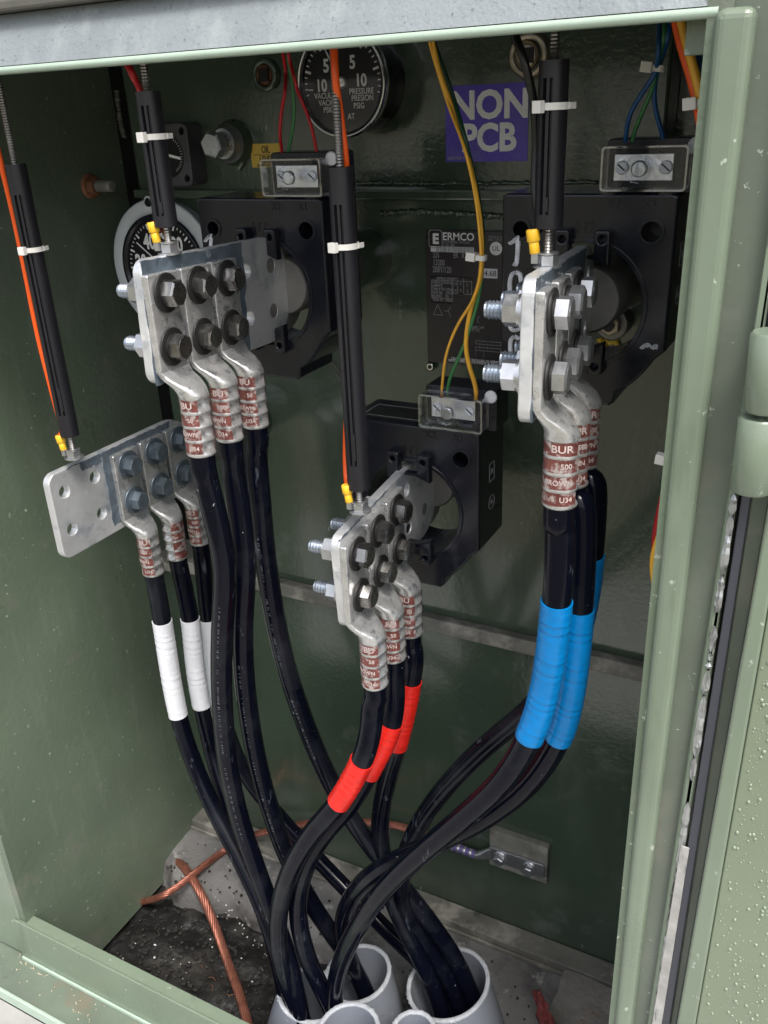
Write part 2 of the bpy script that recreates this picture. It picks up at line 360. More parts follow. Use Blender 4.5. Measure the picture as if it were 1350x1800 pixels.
for i in range(60):
    u, v = random.uniform(215, 470), random.uniform(1560, 1800)
    p = PZ(u, v, -.055)
    if p.y > -.17 or p.x < -.93: continue
    s_ = random.choice([.0004, .0005, .0007, .0013]) * random.uniform(.7, 1.3)
    bm = bmesh.new(); bmesh.ops.create_icosphere(bm, subdivisions=1, radius=s_)
    mm = Matrix.Translation(p) @ Matrix.Diagonal((random.uniform(.6, 2.2), random.uniform(.6, 1.4), .6, 1)); cr.bm(bm, mm)
for i in range(26):
    u = random.uniform(380, 480); v = 1600 + (u - 380) * .75 + random.uniform(-22, 14)
    p = PZ(u, v, -.004); bm = bmesh.new(); bmesh.ops.create_icosphere(bm, subdivisions=1, radius=random.uniform(.0008, .0018)); cr.bm(bm, Matrix.Translation(p))
o = build('gravel_crumbs', cr, M['crumb']); o['kind'] = 'stuff'; o['label'] = 'pale crumbs scattered over the dark wet soil in the pit'; o['category'] = 'debris'

gv = MB(); random.seed(21)
for i in range(420):
    u, v = random.uniform(200, 500), random.uniform(1570, 1800)
    p = PZ(u, v, -.056)
    if p.x < -.925: continue
    if p.y > -.13: continue
    s_ = random.uniform(.0012, .0042); bm = bmesh.new(); bmesh.ops.create_icosphere(bm, subdivisions=1, radius=s_)
    for vv in bm.verts: vv.co *= random.uniform(.7, 1.2)
    gv.bm(bm, Matrix.Translation(p) @ Matrix.Diagonal((random.uniform(.8, 1.6), random.uniform(.8, 1.3), .55, 1)))
for i in range(240):
    x = random.uniform(-.92, -.10); y = random.uniform(-.135, -.045) if random.random() < .3 else random.gauss(-.118, .008)
    bm = bmesh.new(); bmesh.ops.create_icosphere(bm, subdivisions=1, radius=random.uniform(.0008, .0028)); gv.bm(bm, Matrix.Translation((x, y, .001 if y > -.11 else -.008)))
o = build('gravel', gv, mat('dark_gravel', (.030, .028, .026), .85, var=.6, vscale=40, bump=.6, bscale=200, spots=[((.075, .07, .066), 25, .58, .66)])); o['kind'] = 'stuff'; o['label'] = 'dark gravel and grit lying on the soil of the pit'; o['category'] = 'gravel'
lf = MB()
for i in range(9):
    p = PZ(random.uniform(250, 460), random.uniform(1610, 1790), -.052)
    if p.x < -.92: continue
    a_ = random.uniform(0, 3.1); L_ = random.uniform(.006, .018); lf.tube([p, p + Vector((math.cos(a_) * L_ * .5, math.sin(a_) * L_ * .5, .0016)), p + Vector((math.cos(a_ + .4) * L_, math.sin(a_ + .4) * L_, .0004))], .0005, 5)
o = build('twigs', lf, M['brown']); o['kind'] = 'stuff'; o['label'] = 'thin brown twigs lying on the dark soil'; o['category'] = 'litter'

# ------------------------------------------------------------------ cabinet
cab = thing('transformer_cabinet', 'open green steel transformer cabinet that houses all the cables and gauges', 'electrical cabinet', (-.5, 0, 0))
ZM, ZL = .557, 1.108
XL, XT, XR = -.93, -.863, -.187
t = MB()
t.box((XT, 0, ZM), (-.0945, .05, ZL - .001))
t.box((XT, 0, ZL + .001), (XR, .05, 1.45))
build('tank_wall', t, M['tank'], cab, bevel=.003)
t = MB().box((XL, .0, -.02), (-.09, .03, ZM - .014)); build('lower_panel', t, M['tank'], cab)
t = MB().box((XL - .02, .0505, ZM - .01), (XT + .02, .075, 1.45)); build('recessed_wall', t, M['blackside'], cab)  # near-black colour stands in for the shade of this gap
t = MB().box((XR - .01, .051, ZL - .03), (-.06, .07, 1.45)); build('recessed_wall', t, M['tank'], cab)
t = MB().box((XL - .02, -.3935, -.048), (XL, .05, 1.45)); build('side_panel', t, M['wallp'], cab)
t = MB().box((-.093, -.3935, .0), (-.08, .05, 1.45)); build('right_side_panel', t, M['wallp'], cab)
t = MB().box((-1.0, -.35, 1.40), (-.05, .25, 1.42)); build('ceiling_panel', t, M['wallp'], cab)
t = MB().box((XL, -.03, ZM - .013), (XT, .056, ZM + .002)); t.box((XT - .0, -.016, ZM - .018), (-.095, -.0005, ZM + .004))
build('tank_ledge', t, M['flange'], cab, bevel=.002)
def bead(pts, r, seed):
    random.seed(seed); P = spline(pts, 60); b = MB()
    P = [p + Vector((0, 0, random.uniform(-.001, .001))) for p in P]
    ph = [random.uniform(.55, 1.25) for _ in P]
    b.tube(P, r, 8, rad=lambda q: r * ph[int(q * (len(P) - 1))]); return b
# horizontal stiffener with its weld
t = MB().box((XT + .002, -.014, ZL - .006), (XR - .002, 0.001, ZL + .005)); build('stiffener', t, M['tank'], cab, bevel=.002)
build('weld_bead', bead([(-.50, -.002, ZL - .022), (-.44, -.002, ZL - .020), (-.36, -.002, ZL - .023), (-.30, -.002, ZL - .022)], .0035, 3), M['tank'], cab)
build('weld_bead', bead([(-.60, -.003, ZL + .010), (-.5, -.003, ZL + .011), (-.42, -.003, ZL + .010), (-.25, -.003, ZL + .011)], .0022, 5), M['tank'], cab)
build('weld_bead', bead([PY(205, 160, -.002), PY(208, 185, -.002), PY(212, 215, -.002), PY(218, 240, -.002)], .003, 8), M['flange'], cab)
# base angle on the kerb
t = MB().box((XL, -.036, .001), (-.094, -.001, .019)); t.box((XL, -.042, .001), (-.094, -.037, .008))
build('base_angle', t, M['flange'], cab, bevel=.0015)
# top beam: slanted face, rounded lip
zb = PY(600, 83, FY).z
prof = []
for i in range(0):
    a = R_(-100 + i * 20); prof.append((FY + .004 + .004 * -math.cos(a), zb + .004 + .004 * math.sin(a)))
beamp = [(FY + .028, zb + .001)] + [(FY + .003 - .0028 * math.cos(R_(a)), zb + .0028 + .0028 * math.sin(R_(a))) for a in (-88, -60, -30, 0, 30, 60)]
lip = MB(); x0, x1 = -1.06, PY(1262, 18, FY).x
lip.rings([[Vector((x, y, z)) for y, z in beamp + [(FY + .028, zb + .0057)]] for x in (x0, x1)], close=True)
build('beam_lip', lip, M['lip'], cab)
bf = MB(); bp = [(FY + .0018, zb + .0058), (FY + .0075, zb + .018), (FY + .021, zb + .043), (FY + .028, zb + .043), (FY + .028, zb + .0058)]
bf.rings([[Vector((x, y, z)) for y, z in bp] for x in (x0, x1 - .003)], close=True, smooth=False)
build('top_beam', bf, M['beam'], cab)
t = MB().box((x0, FY + .030, zb + .0437), (x1, FY + .09, zb + .12)); t.box((x0, FY + .008, zb + .0437), (x1, FY + .0299, zb + .052))
build('cabinet_lid', t, M['lid'], cab, bevel=.002)
t = MB().box((x0, FY + .0285, zb + .002), (x1, FY + .040, zb + .045)); build('beam_return', t, M['blackside'], cab)  # near-black colour stands in for the shade under the beam
# left front flange and bottom sill
zs = PY(33, 1613, FY); za = PY(385, 1800, FY).z; xl = zs.x
t = MB().box((xl - .08, FY, .055), (xl + .0, FY + .028, 1.23)); build('front_flange', t, M['frame'], cab, bevel=.003)
zt = .5 * (zs.z + za)
t = MB().box((xl - .010, FY - .004, .058), (-.10, FY - .0005, zt), bev=.0012); t.box((xl - .004, FY + .0, zt - .014), (-.10, FY + .016, zt - .0015), bev=.001)
build('sill', t, M['frame'], cab)
t = MB().box((xl - .010, FY - .0075, .054), (-.10, FY - .0042, .0605), bev=.0012); build('sill_edge', t, M['lip'], cab)
t = MB().box((-1.3, FY - .055, .040), (-.10, FY + .002, .0535), bev=.002); build('base_ledge', t, M['rust'], cab)
t = MB().box((-1.3, FY - .060, .037), (-.10, FY - .0552, .057), bev=.0015); build('ledge_edge', t, M['lip'], cab)
# right post: raised strip, recess, rounded edge
def strip(name, ua, ub, y0, y1, material, v0=870, v1=1800, yy=None, bev=.002, top=None, bot=.30):
    """upright band between two picture columns, given at v0 and v1"""
    yy = y0 if yy is None else yy
    A, B = PY(ua[0], v0, yy), PY(ua[1], v1, yy); Cc, D = PY(ub[0], v0, yy), PY(ub[1], v1, yy)
    def at(p, q, z): k = (z - q.z) / (p.z - q.z); return q.x + (p.x - q.x) * k
    zt_ = top; zb_ = bot
    vs = []
    for z in (zb_, zt_):
        xa, xb = at(A, B, z), at(Cc, D, z)
        vs += [(xa, y0, z), (xb, y0, z), (xb, y1, z), (xa, y1, z)]
    bm = bmesh.new(); V = [bm.verts.new(v) for v in vs]
    for f in ([0, 1, 5, 4], [1, 2, 6, 5], [2, 3, 7, 6], [3, 0, 4, 7], [0, 3, 2, 1], [4, 5, 6, 7]): bm.faces.new([V[i] for i in f])
    if bev: bmesh.ops.bevel(bm, geom=bm.edges[:], offset=bev, segments=4, affect='EDGES', profile=0.5)
    bmesh.ops.recalc_face_normals(bm, faces=bm.faces[:])
    return MB().bm(bm, None, False)
ztop = PY(1290, 12, FY).z
mb = strip('p', (1257, 1210), (1330, 1272), FY - .004, FY + .030, None, v0=28, v1=500, bev=.0055, top=ztop, bot=.25, yy=FY)
build('post_strip', mb, M['frame'], cab, smooth_all=False)
mb = strip('p', (1335, 1190), (1352, 1210), FY - .001, FY + .02, None, v0=500, v1=1450, bev=.004, top=1.6, bot=.25, yy=FY)
build('post_edge', mb, M['frame'], cab)
mb = MB().box((-.085, FY + .006, .25), (-.047, FY + .03, 1.6)); build('door_post', mb, M['recess'], cab)
mb = MB().box((-.047, FY - .002, 1.12), (.25, FY + .02, 1.6)); build('post_cover', mb, M['recess'], cab)
p = PY(1236, 62, FY + .03); mb = MB().box((p.x - .009, FY + .026, p.z - .010), (p.x + .02, FY + .0285, p.z + .04), bev=.001); build('corner_tab', mb, M['frame'], cab)
# open door hinged at the right
dy = -.405
door = build('cabinet_door', strip('d', (1385, 1223), (1900, 1750), dy, dy + .02, None, bev=.0015, top=1.04, bot=.2), M['doorp'], cab)
door['label'] = 'open green door leaf beaded with rain'
build('door_flange', strip('d', (1354, 1190), (1384, 1222.5), dy - .002, dy + .02, None, bev=.002, top=1.04, bot=.2), M['frame'], door)
build('door_return', strip('d', (1322, 1178), (1353.5, 1189.5), dy + .014, dy + .03, None, bev=.001, top=1.04, bot=.2), M['recess'], door)
build('door_seal', strip('d', (1304, 1160), (1320, 1177), dy + .008, dy + .016, None, bev=.001, top=.98, bot=.2), M['seal'], door)
build('seal_shadow_gap', strip('d', (1270, 1130), (1322, 1178), dy + .030, dy + .034, None, bev=0, top=1.1, bot=.2), M['sealdark'], door)  # dark sheet stands in for the shade inside the gap
build('white_strip', strip('d', (1296.5, 1146), (1310, 1163), dy + .006, dy + .0075, None, bev=.0004, top=PY(1220, 1505, dy).z, bot=.2), M['whitestrip'], door)
def bits(segs, off, wd):
    b = MB(); random.seed(12)
    for v0, v1 in segs:
        n = max(2, int((v1 - v0) / 9)); L_, R2 = [], []
        for i in range(n + 1):
            v = v0 + (v1 - v0) * i / n; k = (v - 870) / 930.0
            uc = 1290 + (1150 - 1290) * k + off
            w = wd * random.uniform(.62, .95) * (1 if 0 < i < n else .25)
            p = PY(uc, v, dy + .008); p.y += random.uniform(-.0012, .0012)
            L_.append(p + Vector((-w, 0, 0))); R2.append(p + Vector((w, random.uniform(-.001, .001), 0)))
        rr = [[L_[i], (L_[i] + R2[i]) / 2 + Vector((0, -.0012, 0)), R2[i], (L_[i] + R2[i]) / 2 + Vector((0, .0012, 0))] for i in range(n + 1)]
        b.rings(rr, smooth=False)
    return b
build('torn_foil_strip', bits([(868, 905), (905, 1010), (1012, 1075), (1100, 1145), (1148, 1160), (1165, 1175), (1180, 1222), (1225, 1330), (1332, 1372), (1410, 1530), (1530, 1640), (1640, 1800)], 1, .0030), M['silver'], door)
# hinge barrels
for (ua, va), (ub, vb) in (((1361, 582), (1346, 722)), ((1338, 732), (1320, 862))):
    a = PY(ua, va, -.415); b = PY(ub, vb, -.415)
    build('hinge', MB().cyl(a, b, .0125, 28, bev=.0015), M['paint'] if False else M['frame'], door)
# rain drops on the door
dr = MB(); random.seed(4); placed = []
tries = 0
while len(placed) < 260 and tries < 6000:
    tries += 1
    v = random.uniform(1040, 1800); u = random.uniform(1225, 1352); edge = 1385 - (v - 870) * .1742
    if u < edge + 7: continue
    r = random.choice([.0004, .0004, .0005, .0006, .0007, .0009, .0012, .0015])
    if any((u - a) ** 2 + (v - b) ** 2 < 30 for a, b in placed) or math.sin(u * .07 + 1) * math.sin(v * .021) < random.uniform(-1.1, .2): continue
    placed.append((u, v)); p = PY(u, v, dy)
    rr = [[Vector((p.x + r * q * math.cos(2 * math.pi * k / 10) * .9, p.y - r * h, p.z + r * q * math.sin(2 * math.pi * k / 10) * 1.1)) for k in range(10)] for q, h in ((1, -.05), (.93, .3), (.65, .58), (.25, .7), (.02, .72))]
    dr.rings(rr)
o = build('rain_drops', dr, M['water'], door); o['kind'] = 'stuff'
# loose straw on the ledge
st = MB(); random.seed(5)
for i in range(20):
    u = random.uniform(30, 78); v = 1655 + (u) * .52 + random.uniform(6, 24); p = PZ(u, v, .0545)
    a = random.uniform(0, 3.1); L_ = random.uniform(.002, .007)
    st.tube([p, p + Vector((math.cos(a) * L_, math.sin(a) * L_, random.uniform(.0002, .002)))], .00035, 4)
for i in range(36):
    u = random.uniform(0, 200); v = 1665 + u * .53 + random.uniform(5, 55); p = PZ(u, v, .0545)
    bm = bmesh.new(); bmesh.ops.create_icosphere(bm, subdivisions=1, radius=random.uniform(.0003, .0011)); st.bm(bm, Matrix.Translation(p))
o = build('straw_litter', st, M['straw']); o['kind'] = 'stuff'; o['label'] = 'bits of straw on the rusty ledge below the sill'; o['category'] = 'litter'

# ================================================================== TERMINALS
SY = .0445
class Fr:
    def __init__(s, head, yaw, tilt, lift=.0155):
        s.e = Vector((math.sin(yaw), math.cos(yaw) * math.cos(tilt), math.sin(tilt))).normalized()
        s.z = Vector((0, 0, 1)); s.n = s.e.cross(s.z).normalized()
        s.zp = s.n.cross(s.e).normalized()
        s.O = Vector(head) - s.n * lift
    def p(s, n, e, c): return s.O + s.n * n + s.e * e + s.z * c      # plumb
    def q(s, n, e, c): return s.O + s.n * n + s.e * e + s.zp * c     # in plate axes
FR = {'X0': Fr((-.702, -.254, .837), .011, .002), 'X1': Fr((-.495, -.382, 1.067), -.051, -.043),
      'X2': Fr((-.355, -.336, .831), -.049, .056), 'X3': Fr((-.170, -.373, 1.069), -.093, -.039)}
DESC = {'X0': 'lower left spade', 'X1': 'upper left spade', 'X2': 'middle spade', 'X3': 'right spade'}

def make_spade(key, first, label, bolt_mat, thread_mat, paste, nut_out):
    F = FR[key]; T = .0095; TOP = {'X0': .0240, 'X1': .0275, 'X2': .0230, 'X3': .0250}[key]
    root = thing('terminal_spade', label, 'terminal', F.q(0, .25, -.02), 'flat terminal spades of the transformer')
    e0 = -.0185 - first * SY; e1 = e0 + .229; c0, c1 = -.0445 - .031, TOP
    rr_, rq = .012, .040
    lp0 = []
    for cx_, cy_, a_, q_ in ((e1 - rq, c1 - rq, 0, rq), (e0 + rr_, c1 - rr_, 90, rr_), (e0 + rr_, c0 + rr_, 180, rr_), (e1 - rq, c0 + rq, 270, rq)): lp0 += circ(cx_, cy_, q_, 9, R_(a_), R_(a_ + 90), True)
    loops = [lp0]
    for k in range(5):
        for r_ in (0, 1): loops.append(circ(e0 + .0185 + k * SY, -r_ * .0445, .0068, 16))
    me = curve_mesh(loops, T, .0014)
    mm = Matrix((F.e, F.zp, F.n)).transposed().to_4x4(); mm.translation = F.q(-T / 2, 0, 0)
    build('plate', MB().mesh(me, mm, False), M['spade'] if key != 'X1' else M['spade'], root)
    # film of joint paste (thin, ragged)
    for (a, b, cc0, cc1, seed) in paste:
        cc1 = TOP - .0006; a = max(a, e0 + .0008)
        random.seed(seed); lp = []; n = 26
        for i in range(n): lp.append((a + (b - a) * i / n, cc0 + random.uniform(-.0012, .0012)))
        for i in range(10): lp.append((b + random.uniform(-.003, .003), cc0 + (cc1 - cc0) * i / 10))
        for i in range(n): lp.append((b + (a - b) * i / n, cc1 + random.uniform(-.0008, .0008)))
        for i in range(10): lp.append((a + random.uniform(-.002, .002), cc1 + (cc0 - cc1) * i / 10))
        hs = [circ(e0 + .0185 + k * SY, -r_ * .0445, .0072, 14) for k in range(5) for r_ in (0, 1) if a < e0 + .0185 + k * SY - .01 and e0 + .0185 + k * SY + .01 < b and cc0 < -r_ * .0445 - .009]
        me = curve_mesh([lp] + hs, .0006, 0); m2 = mm.copy(); m2.translation = F.q(.0004, 0, 0)
        build('joint_paste', MB().mesh(me, m2), M['paste'], root)
    # bolts
    for j in range(3):
        for r_ in (0, 1):
            c = F.q(.0085, j * SY, -r_ * .0445); ax = F.n; random.seed(hash((j, r_)) % 97 + len(key))
            rot = random.uniform(0, 1.05)
            h = MB(); h.hexp(c + ax * .003, ax, .0116, .0098, .12, rot, hint=F.e); h.lathe(c + ax * .0129, ax, [(0, .0092), (.0002, .0090)], 20)
            b = build('bolt', h, bolt_mat, root)
            w = MB(); w.lathe(c - ax * .0006, ax, [(0, .0162), (.0014, .0162), (.0016, .0158)], 28); w.lathe(c + ax * .0012, ax, [(0, .0112), (.0017, .0112)], 24)
            build('washer', w, M['washer'] if bolt_mat is not M['steelb'] else M['steelb'], b)
            back = F.q(-T, j * SY, -r_ * .0445)
            nt_ = MB(); nt_.lathe(back, -ax, [(0, .0145), (.0022, .0145)], 26); nt_.lathe(back - ax * .0023, -ax, [(0, .0115), (.0028, .0115)], 22); nt_.hexp(back - ax * .0052, -ax, .0112, .0105, .1, rot + .4, hint=F.e)
            build('nut', nt_, M['steel'], b)
            build('threaded_end', MB().thread(back - ax * .0157, back - ax * (.0157 + nut_out), .0066, .0026, 20), thread_mat, b)
    # bushing stud behind the plate, into the tank
    e2 = e1; ce = (c0 + c1) / 2
    s0 = F.q(-T / 2, e1 - .045, ce); ys = s0 + F.e * .04
    st_ = MB(); st_.cyl(ys, Vector((ys.x, -.050, ys.z)), .030, 32, bev=.002); build('stud', st_, M['rear'], root)
    bs = MB(); bs.lathe((ys.x, -.055, ys.z), (0, 1, 0), [(0, .032), (.004, .034), (.03, .035), (.04, .036), (.055, .036)], 36); build('bushing', bs, M['tank'], root)
    if key in ('X1', 'X2'):
        disc = MB(); mm2 = mm.copy(); mm2.translation = F.q(-T / 2, 0, 0)
        me = curve_mesh([circ(e1 - .012, ce, .046, 40)], T - .001, .001); disc.mesh(me, mm2); build('round_palm', disc, M['rear'], root)
    return root
make_spade('X0', 2, 'pale flat spade at lower left with four empty bolt holes', M['steelb'], M['blue_zinc'], [(-.030, .085, -.066, 1, 1), (-.062, -.031, .014, 1, 2), (-.080, -.062, .024, 1, 3)], .012)
make_spade('X1', 0, 'upper left spade smeared with blue grey paste, in front of the clock-like temperature gauge', M['steeld'], M['blue_zinc'], [(-.0205, .128, -.0745, 1, 4)], .014)
make_spade('X2', 0, 'middle spade between the red taped cables and the lower current transformer', M['steeld'], M['blue_zinc'], [(-.018, .085, .0210, 1, 6)], .015)
make_spade('X3', 0, 'spade at upper right seen nearly edge-on with long threaded bolt ends', M['steel'], M['blue_zinc'], [(-.018, .156, -.073, 1, 9)], .013)

# ------------------------------------------------------------------ lugs and cables
LUGN = {True: .0215, False: .0185}
RC = .0115; RB = .0126
def lug(F, j, root, rel):
    e_ = j * SY; NS = 40
    secs = []    # (c, n centre, half n, half e, exponent, plumb?)
    th = .0036
    secs += [(.0180, th, th * .3, .0188, 9), (.0188, th, th * .92, .0194, 9), (.0170, th, th, .0197, 9)]
    secs = [(.0160, th, th * .80, .0190, 9), (.0149, th, th, .0197, 9), (-.030, th, th, .0197, 9), (-.0640, th, th, .0197, 9)]
    NB = LUGN[F is FR['X1']]
    secs += [(-.0655, th + .0008, th + .0008, .0193, 6), (-.0695, .0070, .0052, .0184, 4.6), (-.0740, NB * .62, .0080, .0170, 3.4), (-.0790, NB * .86, .0108, .0150, 2.6), (-.0840, NB * .98, .0124, .0134, 2.2)]
    start = -.087; pitch = .0128
    L0 = len(secs)
    body = []
    def point(c, nc, hn, he, ex, a, dent):
        ca, sa = math.cos(a), math.sin(a)
        k = 2 / ex; x = (abs(ca) ** k) * (1 if ca >= 0 else -1) * hn; y = (abs(sa) ** k) * (1 if sa >= 0 else -1) * he
        return F.p(nc + x * (1 - dent), e_ + y * (1 - dent), c + ( - .0 ))
    for (c, nc, hn, he, ex) in secs:
        # the tongue follows the plate's tilt, the barrel hangs plumb
        body.append([point(c, nc, hn, he, ex, 2 * math.pi * k / NS, 0) for k in range(NS)])
    # turn of the lug on its cable: where the crimp dents point
    q0 = F.p(.018, e_, -.11); vd = CAM - q0; da = math.atan2(vd.dot(F.e), vd.dot(F.n)) + R_(rel)
    for b in range(4):
        for f in (0, .10, .22, .36, .5, .64, .78, .90):
            c = start - pitch * (b + f); ridge = 1.045 if f == 0 else (1.02 if f in (.1, .9) else .985); row = []
            for k in range(NS):
                a = 2 * math.pi * k / NS; d = (a - da + math.pi) % (2 * math.pi) - math.pi
                w = math.exp(-(d / .55) ** 2) * math.exp(-((f - .5) / .30) ** 2)
                bul = .10 * math.exp(-((abs(d) - .78) / .22) ** 2) * math.exp(-((f - .5) / .4) ** 2)
                row.append(point(c, NB, RB * ridge, RB * ridge, 2, a, .42 * w - bul * .8))
            body.append(row)
    for c, q in ((start - 4 * pitch, 1.04), (start - 4 * pitch - .0015, .99), (start - 4 * pitch - .0025, .90)):
        body.append([point(c, NB, RB * q, RB * q, 2, 2 * math.pi * k / NS, 0) for k in range(NS)])
    mb = MB(); mb.rings(body[:4], smooth=False, cap=False); mb.rings(body[3:], smooth=True, cap=False)
    mb.add(body[0], [list(range(NS))]); mb.add(body[-1], [list(range(NS))[::-1]])
    lg = build('lug', mb, M['alu'], root)
    # painted bands between the ridges, on the undented side
    rB = RB * 1.0 + .00025
    wa0, wa1 = da - R_(30), da + R_(34 - 360)
    for b in range(4):
        rows = []
        for k in range(29):
            a = wa0 + (wa1 - wa0) * k / 28
            rows.append([F.p(NB + math.cos(a) * r2, e_ + math.sin(a) * r2, start - pitch * (b + f)) for f, r2 in ((.11, rB + .0003), (.3, rB + .0001), (.7, rB + .0001), (.89, rB + .0003))])
        s_ = MB(); s_.rings(rows, close=False, cap=False); build('colour_band', s_, M['band'], lg)
    txt = ['BU', '50', 'BROWN', 'U34'] if rel < 70 else ['BUR', '500', 'BROWN', 'U34']; tm = MB(); cview = da - R_(44)
    for b in range(4):
        me = text_mesh(txt[b], .0076 if b == 0 else .0056, .0001, .012, 'RIGHT', sx=1.15 if b == 0 else 1.0)
        shift = random.uniform(-.0022, .0004)
        vs = []
        for v in me.vertices:
            a = cview + (v.co.x + shift) / rB; r2 = rB + .00022 + v.co.z
            vs.append(F.p(NB + math.cos(a) * r2, e_ + math.sin(a) * r2, start - pitch * (b + .5) + v.co.y))
        tm.add(vs, [list(p.vertices) for p in me.polygons]); bpy.data.meshes.remove(me)
    build('lettering', tm, M['ink'], lg)
    return lg

def cable(key, j, label, pts, tape=None, tmat=None, group=None, legend=None):
    F = FR[key]; e_ = j * SY
    NB = LUGN[key == 'X1']; pre = [F.p(NB, e_, -.1385), F.p(NB, e_, -.147), F.p(NB, e_, -.156)]
    P = pre + [PY(u, v, y) for u, v, y in pts]
    ctrl = smooth_path(spline(P, 10), 18)
    root = thing('power_cable', label, 'cable', P[-1], group or 'black power cables')
    build('jacket', MB().tube(ctrl, RC, 22), M['jacket'], root)
    if legend:
        i0, i1, off = legend; lgm_ = MB(); random.seed(j * 7 + len(pts)); i = i0 * 10.0
        while i < i1 * 10:
            k_ = int(i); a, b2 = ctrl[k_], ctrl[k_ + 1]; t_ = (b2 - a).normalized(); pp = a.lerp(b2, i - k_)
            vd_ = (CAM - pp).normalized(); e_1 = (vd_ - t_ * vd_.dot(t_)).normalized(); e_2 = t_.cross(e_1)
            dirn = (e_1 * math.cos(off) + e_2 * math.sin(off)); q_ = pp + dirn * (RC + .0001); sd_ = t_.cross(dirn)
            hgt = random.uniform(.0007, .0013); wd_ = random.uniform(.0003, .0008)
            if random.random() < .8: lgm_.add([q_ - sd_ * hgt - t_ * wd_, q_ + sd_ * hgt - t_ * wd_, q_ + sd_ * hgt + t_ * wd_ * .3, q_ - sd_ * hgt + t_ * wd_], [[0, 1, 2, 3]])
            i += .0026 / max(1e-4, (b2 - a).length) * random.choice([1, 1, 1, 2])
        build('printed_legend', lgm_, M['legend'], root)
    lug(F, j, root, {'X0': (38, -48, 40), 'X1': (38, 44, 46), 'X2': (50, 62, 52), 'X3': (88, 95, 95)}[key][j])
    if tape:
        i0, i1 = int((3 + tape[0]) * 10), int((3 + tape[1]) * 10)
        seg = ctrl[i0:i1 + 1]; seg = spline(seg[::2], 12); n = len(seg)
        L_ = sum((seg[i] - seg[i - 1]).length for i in range(1, n)); wraps = L_ / .0100
        # lapped spiral: radius steps once per wrap, skewed round the cable
        j1, j2 = random.uniform(1.6, 2.6), random.uniform(0, 6)
        mb = MB(); T = [(seg[min(n - 1, i + 1)] - seg[max(0, i - 1)]).normalized() for i in range(n)]
        e = (Vector((1, 0, 0)) - T[0] * T[0].x).normalized(); rr = []
        for i in range(n):
            e = (e - T[i] * e.dot(T[i])).normalized(); f = T[i].cross(e); row = []
            for k in range(26):
                w0 = i / (n - 1) * wraps; ph = (w0 + .32 * math.sin(j1 * w0 + j2) / j1 + k / 26.0 + .05 * math.sin(2 * math.pi * k / 26 + w0)) % 1.0
                q = RC + .0009 + .00034 * ph + .0001 * math.sin(5 * ph + i * .13)
                a = 2 * math.pi * k / 26; row.append(seg[i] + (e * math.cos(a) + f * math.sin(a)) * q)
            rr.append(row)
        mb.rings(rr); build('phase_tape', mb, tmat, root)
    return root

cable('X0', 0, 'leftmost cable, wide white tape, on the front lug of the lower left spade',
      [(285, 1090, -.25), (297, 1170, -.25), (313, 1257, -.25), (338, 1335, -.25), (375, 1420, -.26), (422, 1510, -.28), (464, 1600, -.30), (490, 1690, -.315), (502, 1760, -.32), (505, 1850, -.33)], (0, 2), M['whitew'])
cable('X0', 1, 'second white taped cable, on the middle lug of the lower left spade',
      [(335, 1088, -.21), (342, 1165, -.21), (354, 1240, -.21), (372, 1320, -.21), (402, 1420, -.235), (440, 1510, -.265), (478, 1600, -.30), (508, 1690, -.32), (520, 1780, -.33)], (0, 2), M['whitew'])
cable('X0', 2, 'white taped cable mostly hidden, on the rear lug of the lower left spade',
      [(366, 1090, -.17), (377, 1170, -.17), (390, 1255, -.17), (424, 1350, -.17), (485, 1430, -.17), (560, 1512, -.17), (640, 1595, -.18), (695, 1650, -.19), (752, 1705, -.205), (790, 1780, -.21)], (0, 2), M['whitew'])
cable('X1', 0, 'untaped black cable on the front lug of the upper left spade',
      [(365, 855, -.378), (382, 925, -.373), (396, 1000, -.365), (391, 1100, -.36), (389, 1200, -.352), (397, 1320, -.345), (418, 1430, -.335), (452, 1530, -.33), (485, 1620, -.33), (512, 1700, -.33), (530, 1790, -.335)], legend=(5.5, 9.5, .35))
cable('X1', 1, 'untaped black cable on the middle lug of the upper left spade',
      [(411, 840, -.333), (424, 920, -.333), (430, 1010, -.333), (426, 1100, -.328), (430, 1200, -.32), (446, 1310, -.31), (468, 1400, -.30), (502, 1500, -.29), (548, 1590, -.275), (597, 1660, -.262), (640, 1735, -.25), (665, 1810, -.245)], legend=(6.6, 10.5, .45))
cable('X1', 2, 'untaped black cable on the rear lug of the upper left spade, bowing right',
      [(450, 805, -.29), (457, 880, -.29), (464, 960, -.285), (477, 1050, -.28), (497, 1150, -.27), (525, 1240, -.26), (560, 1330, -.25), (605, 1420, -.24), (652, 1488, -.23), (703, 1552, -.218), (757, 1622, -.205), (805, 1692, -.195), (835, 1765, -.195)], legend=(4.5, 9.0, .5))
cable('X2', 0, 'red taped cable on the front lug of the middle spade, sweeping left',
      [(655, 1240, -.336), (652, 1280, -.338), (638, 1335, -.342), (595, 1412, -.348), (550, 1462, -.35), (510, 1530, -.35), (488, 1610, -.345), (495, 1700, -.34), (530, 1790, -.33), (560, 1860, -.32)], (2.0, 3.05), M['red'])
cable('X2', 1, 'red taped cable on the middle lug of the middle spade, partly hidden',
      [(693, 1200, -.29), (692, 1245, -.292), (682, 1290, -.30), (655, 1345, -.305), (618, 1410, -.31), (572, 1462, -.32), (537, 1520, -.325), (522, 1600, -.322), (542, 1690, -.32), (582, 1770, -.31), (610, 1850, -.30)], (1.6, 3.2), M['red'])
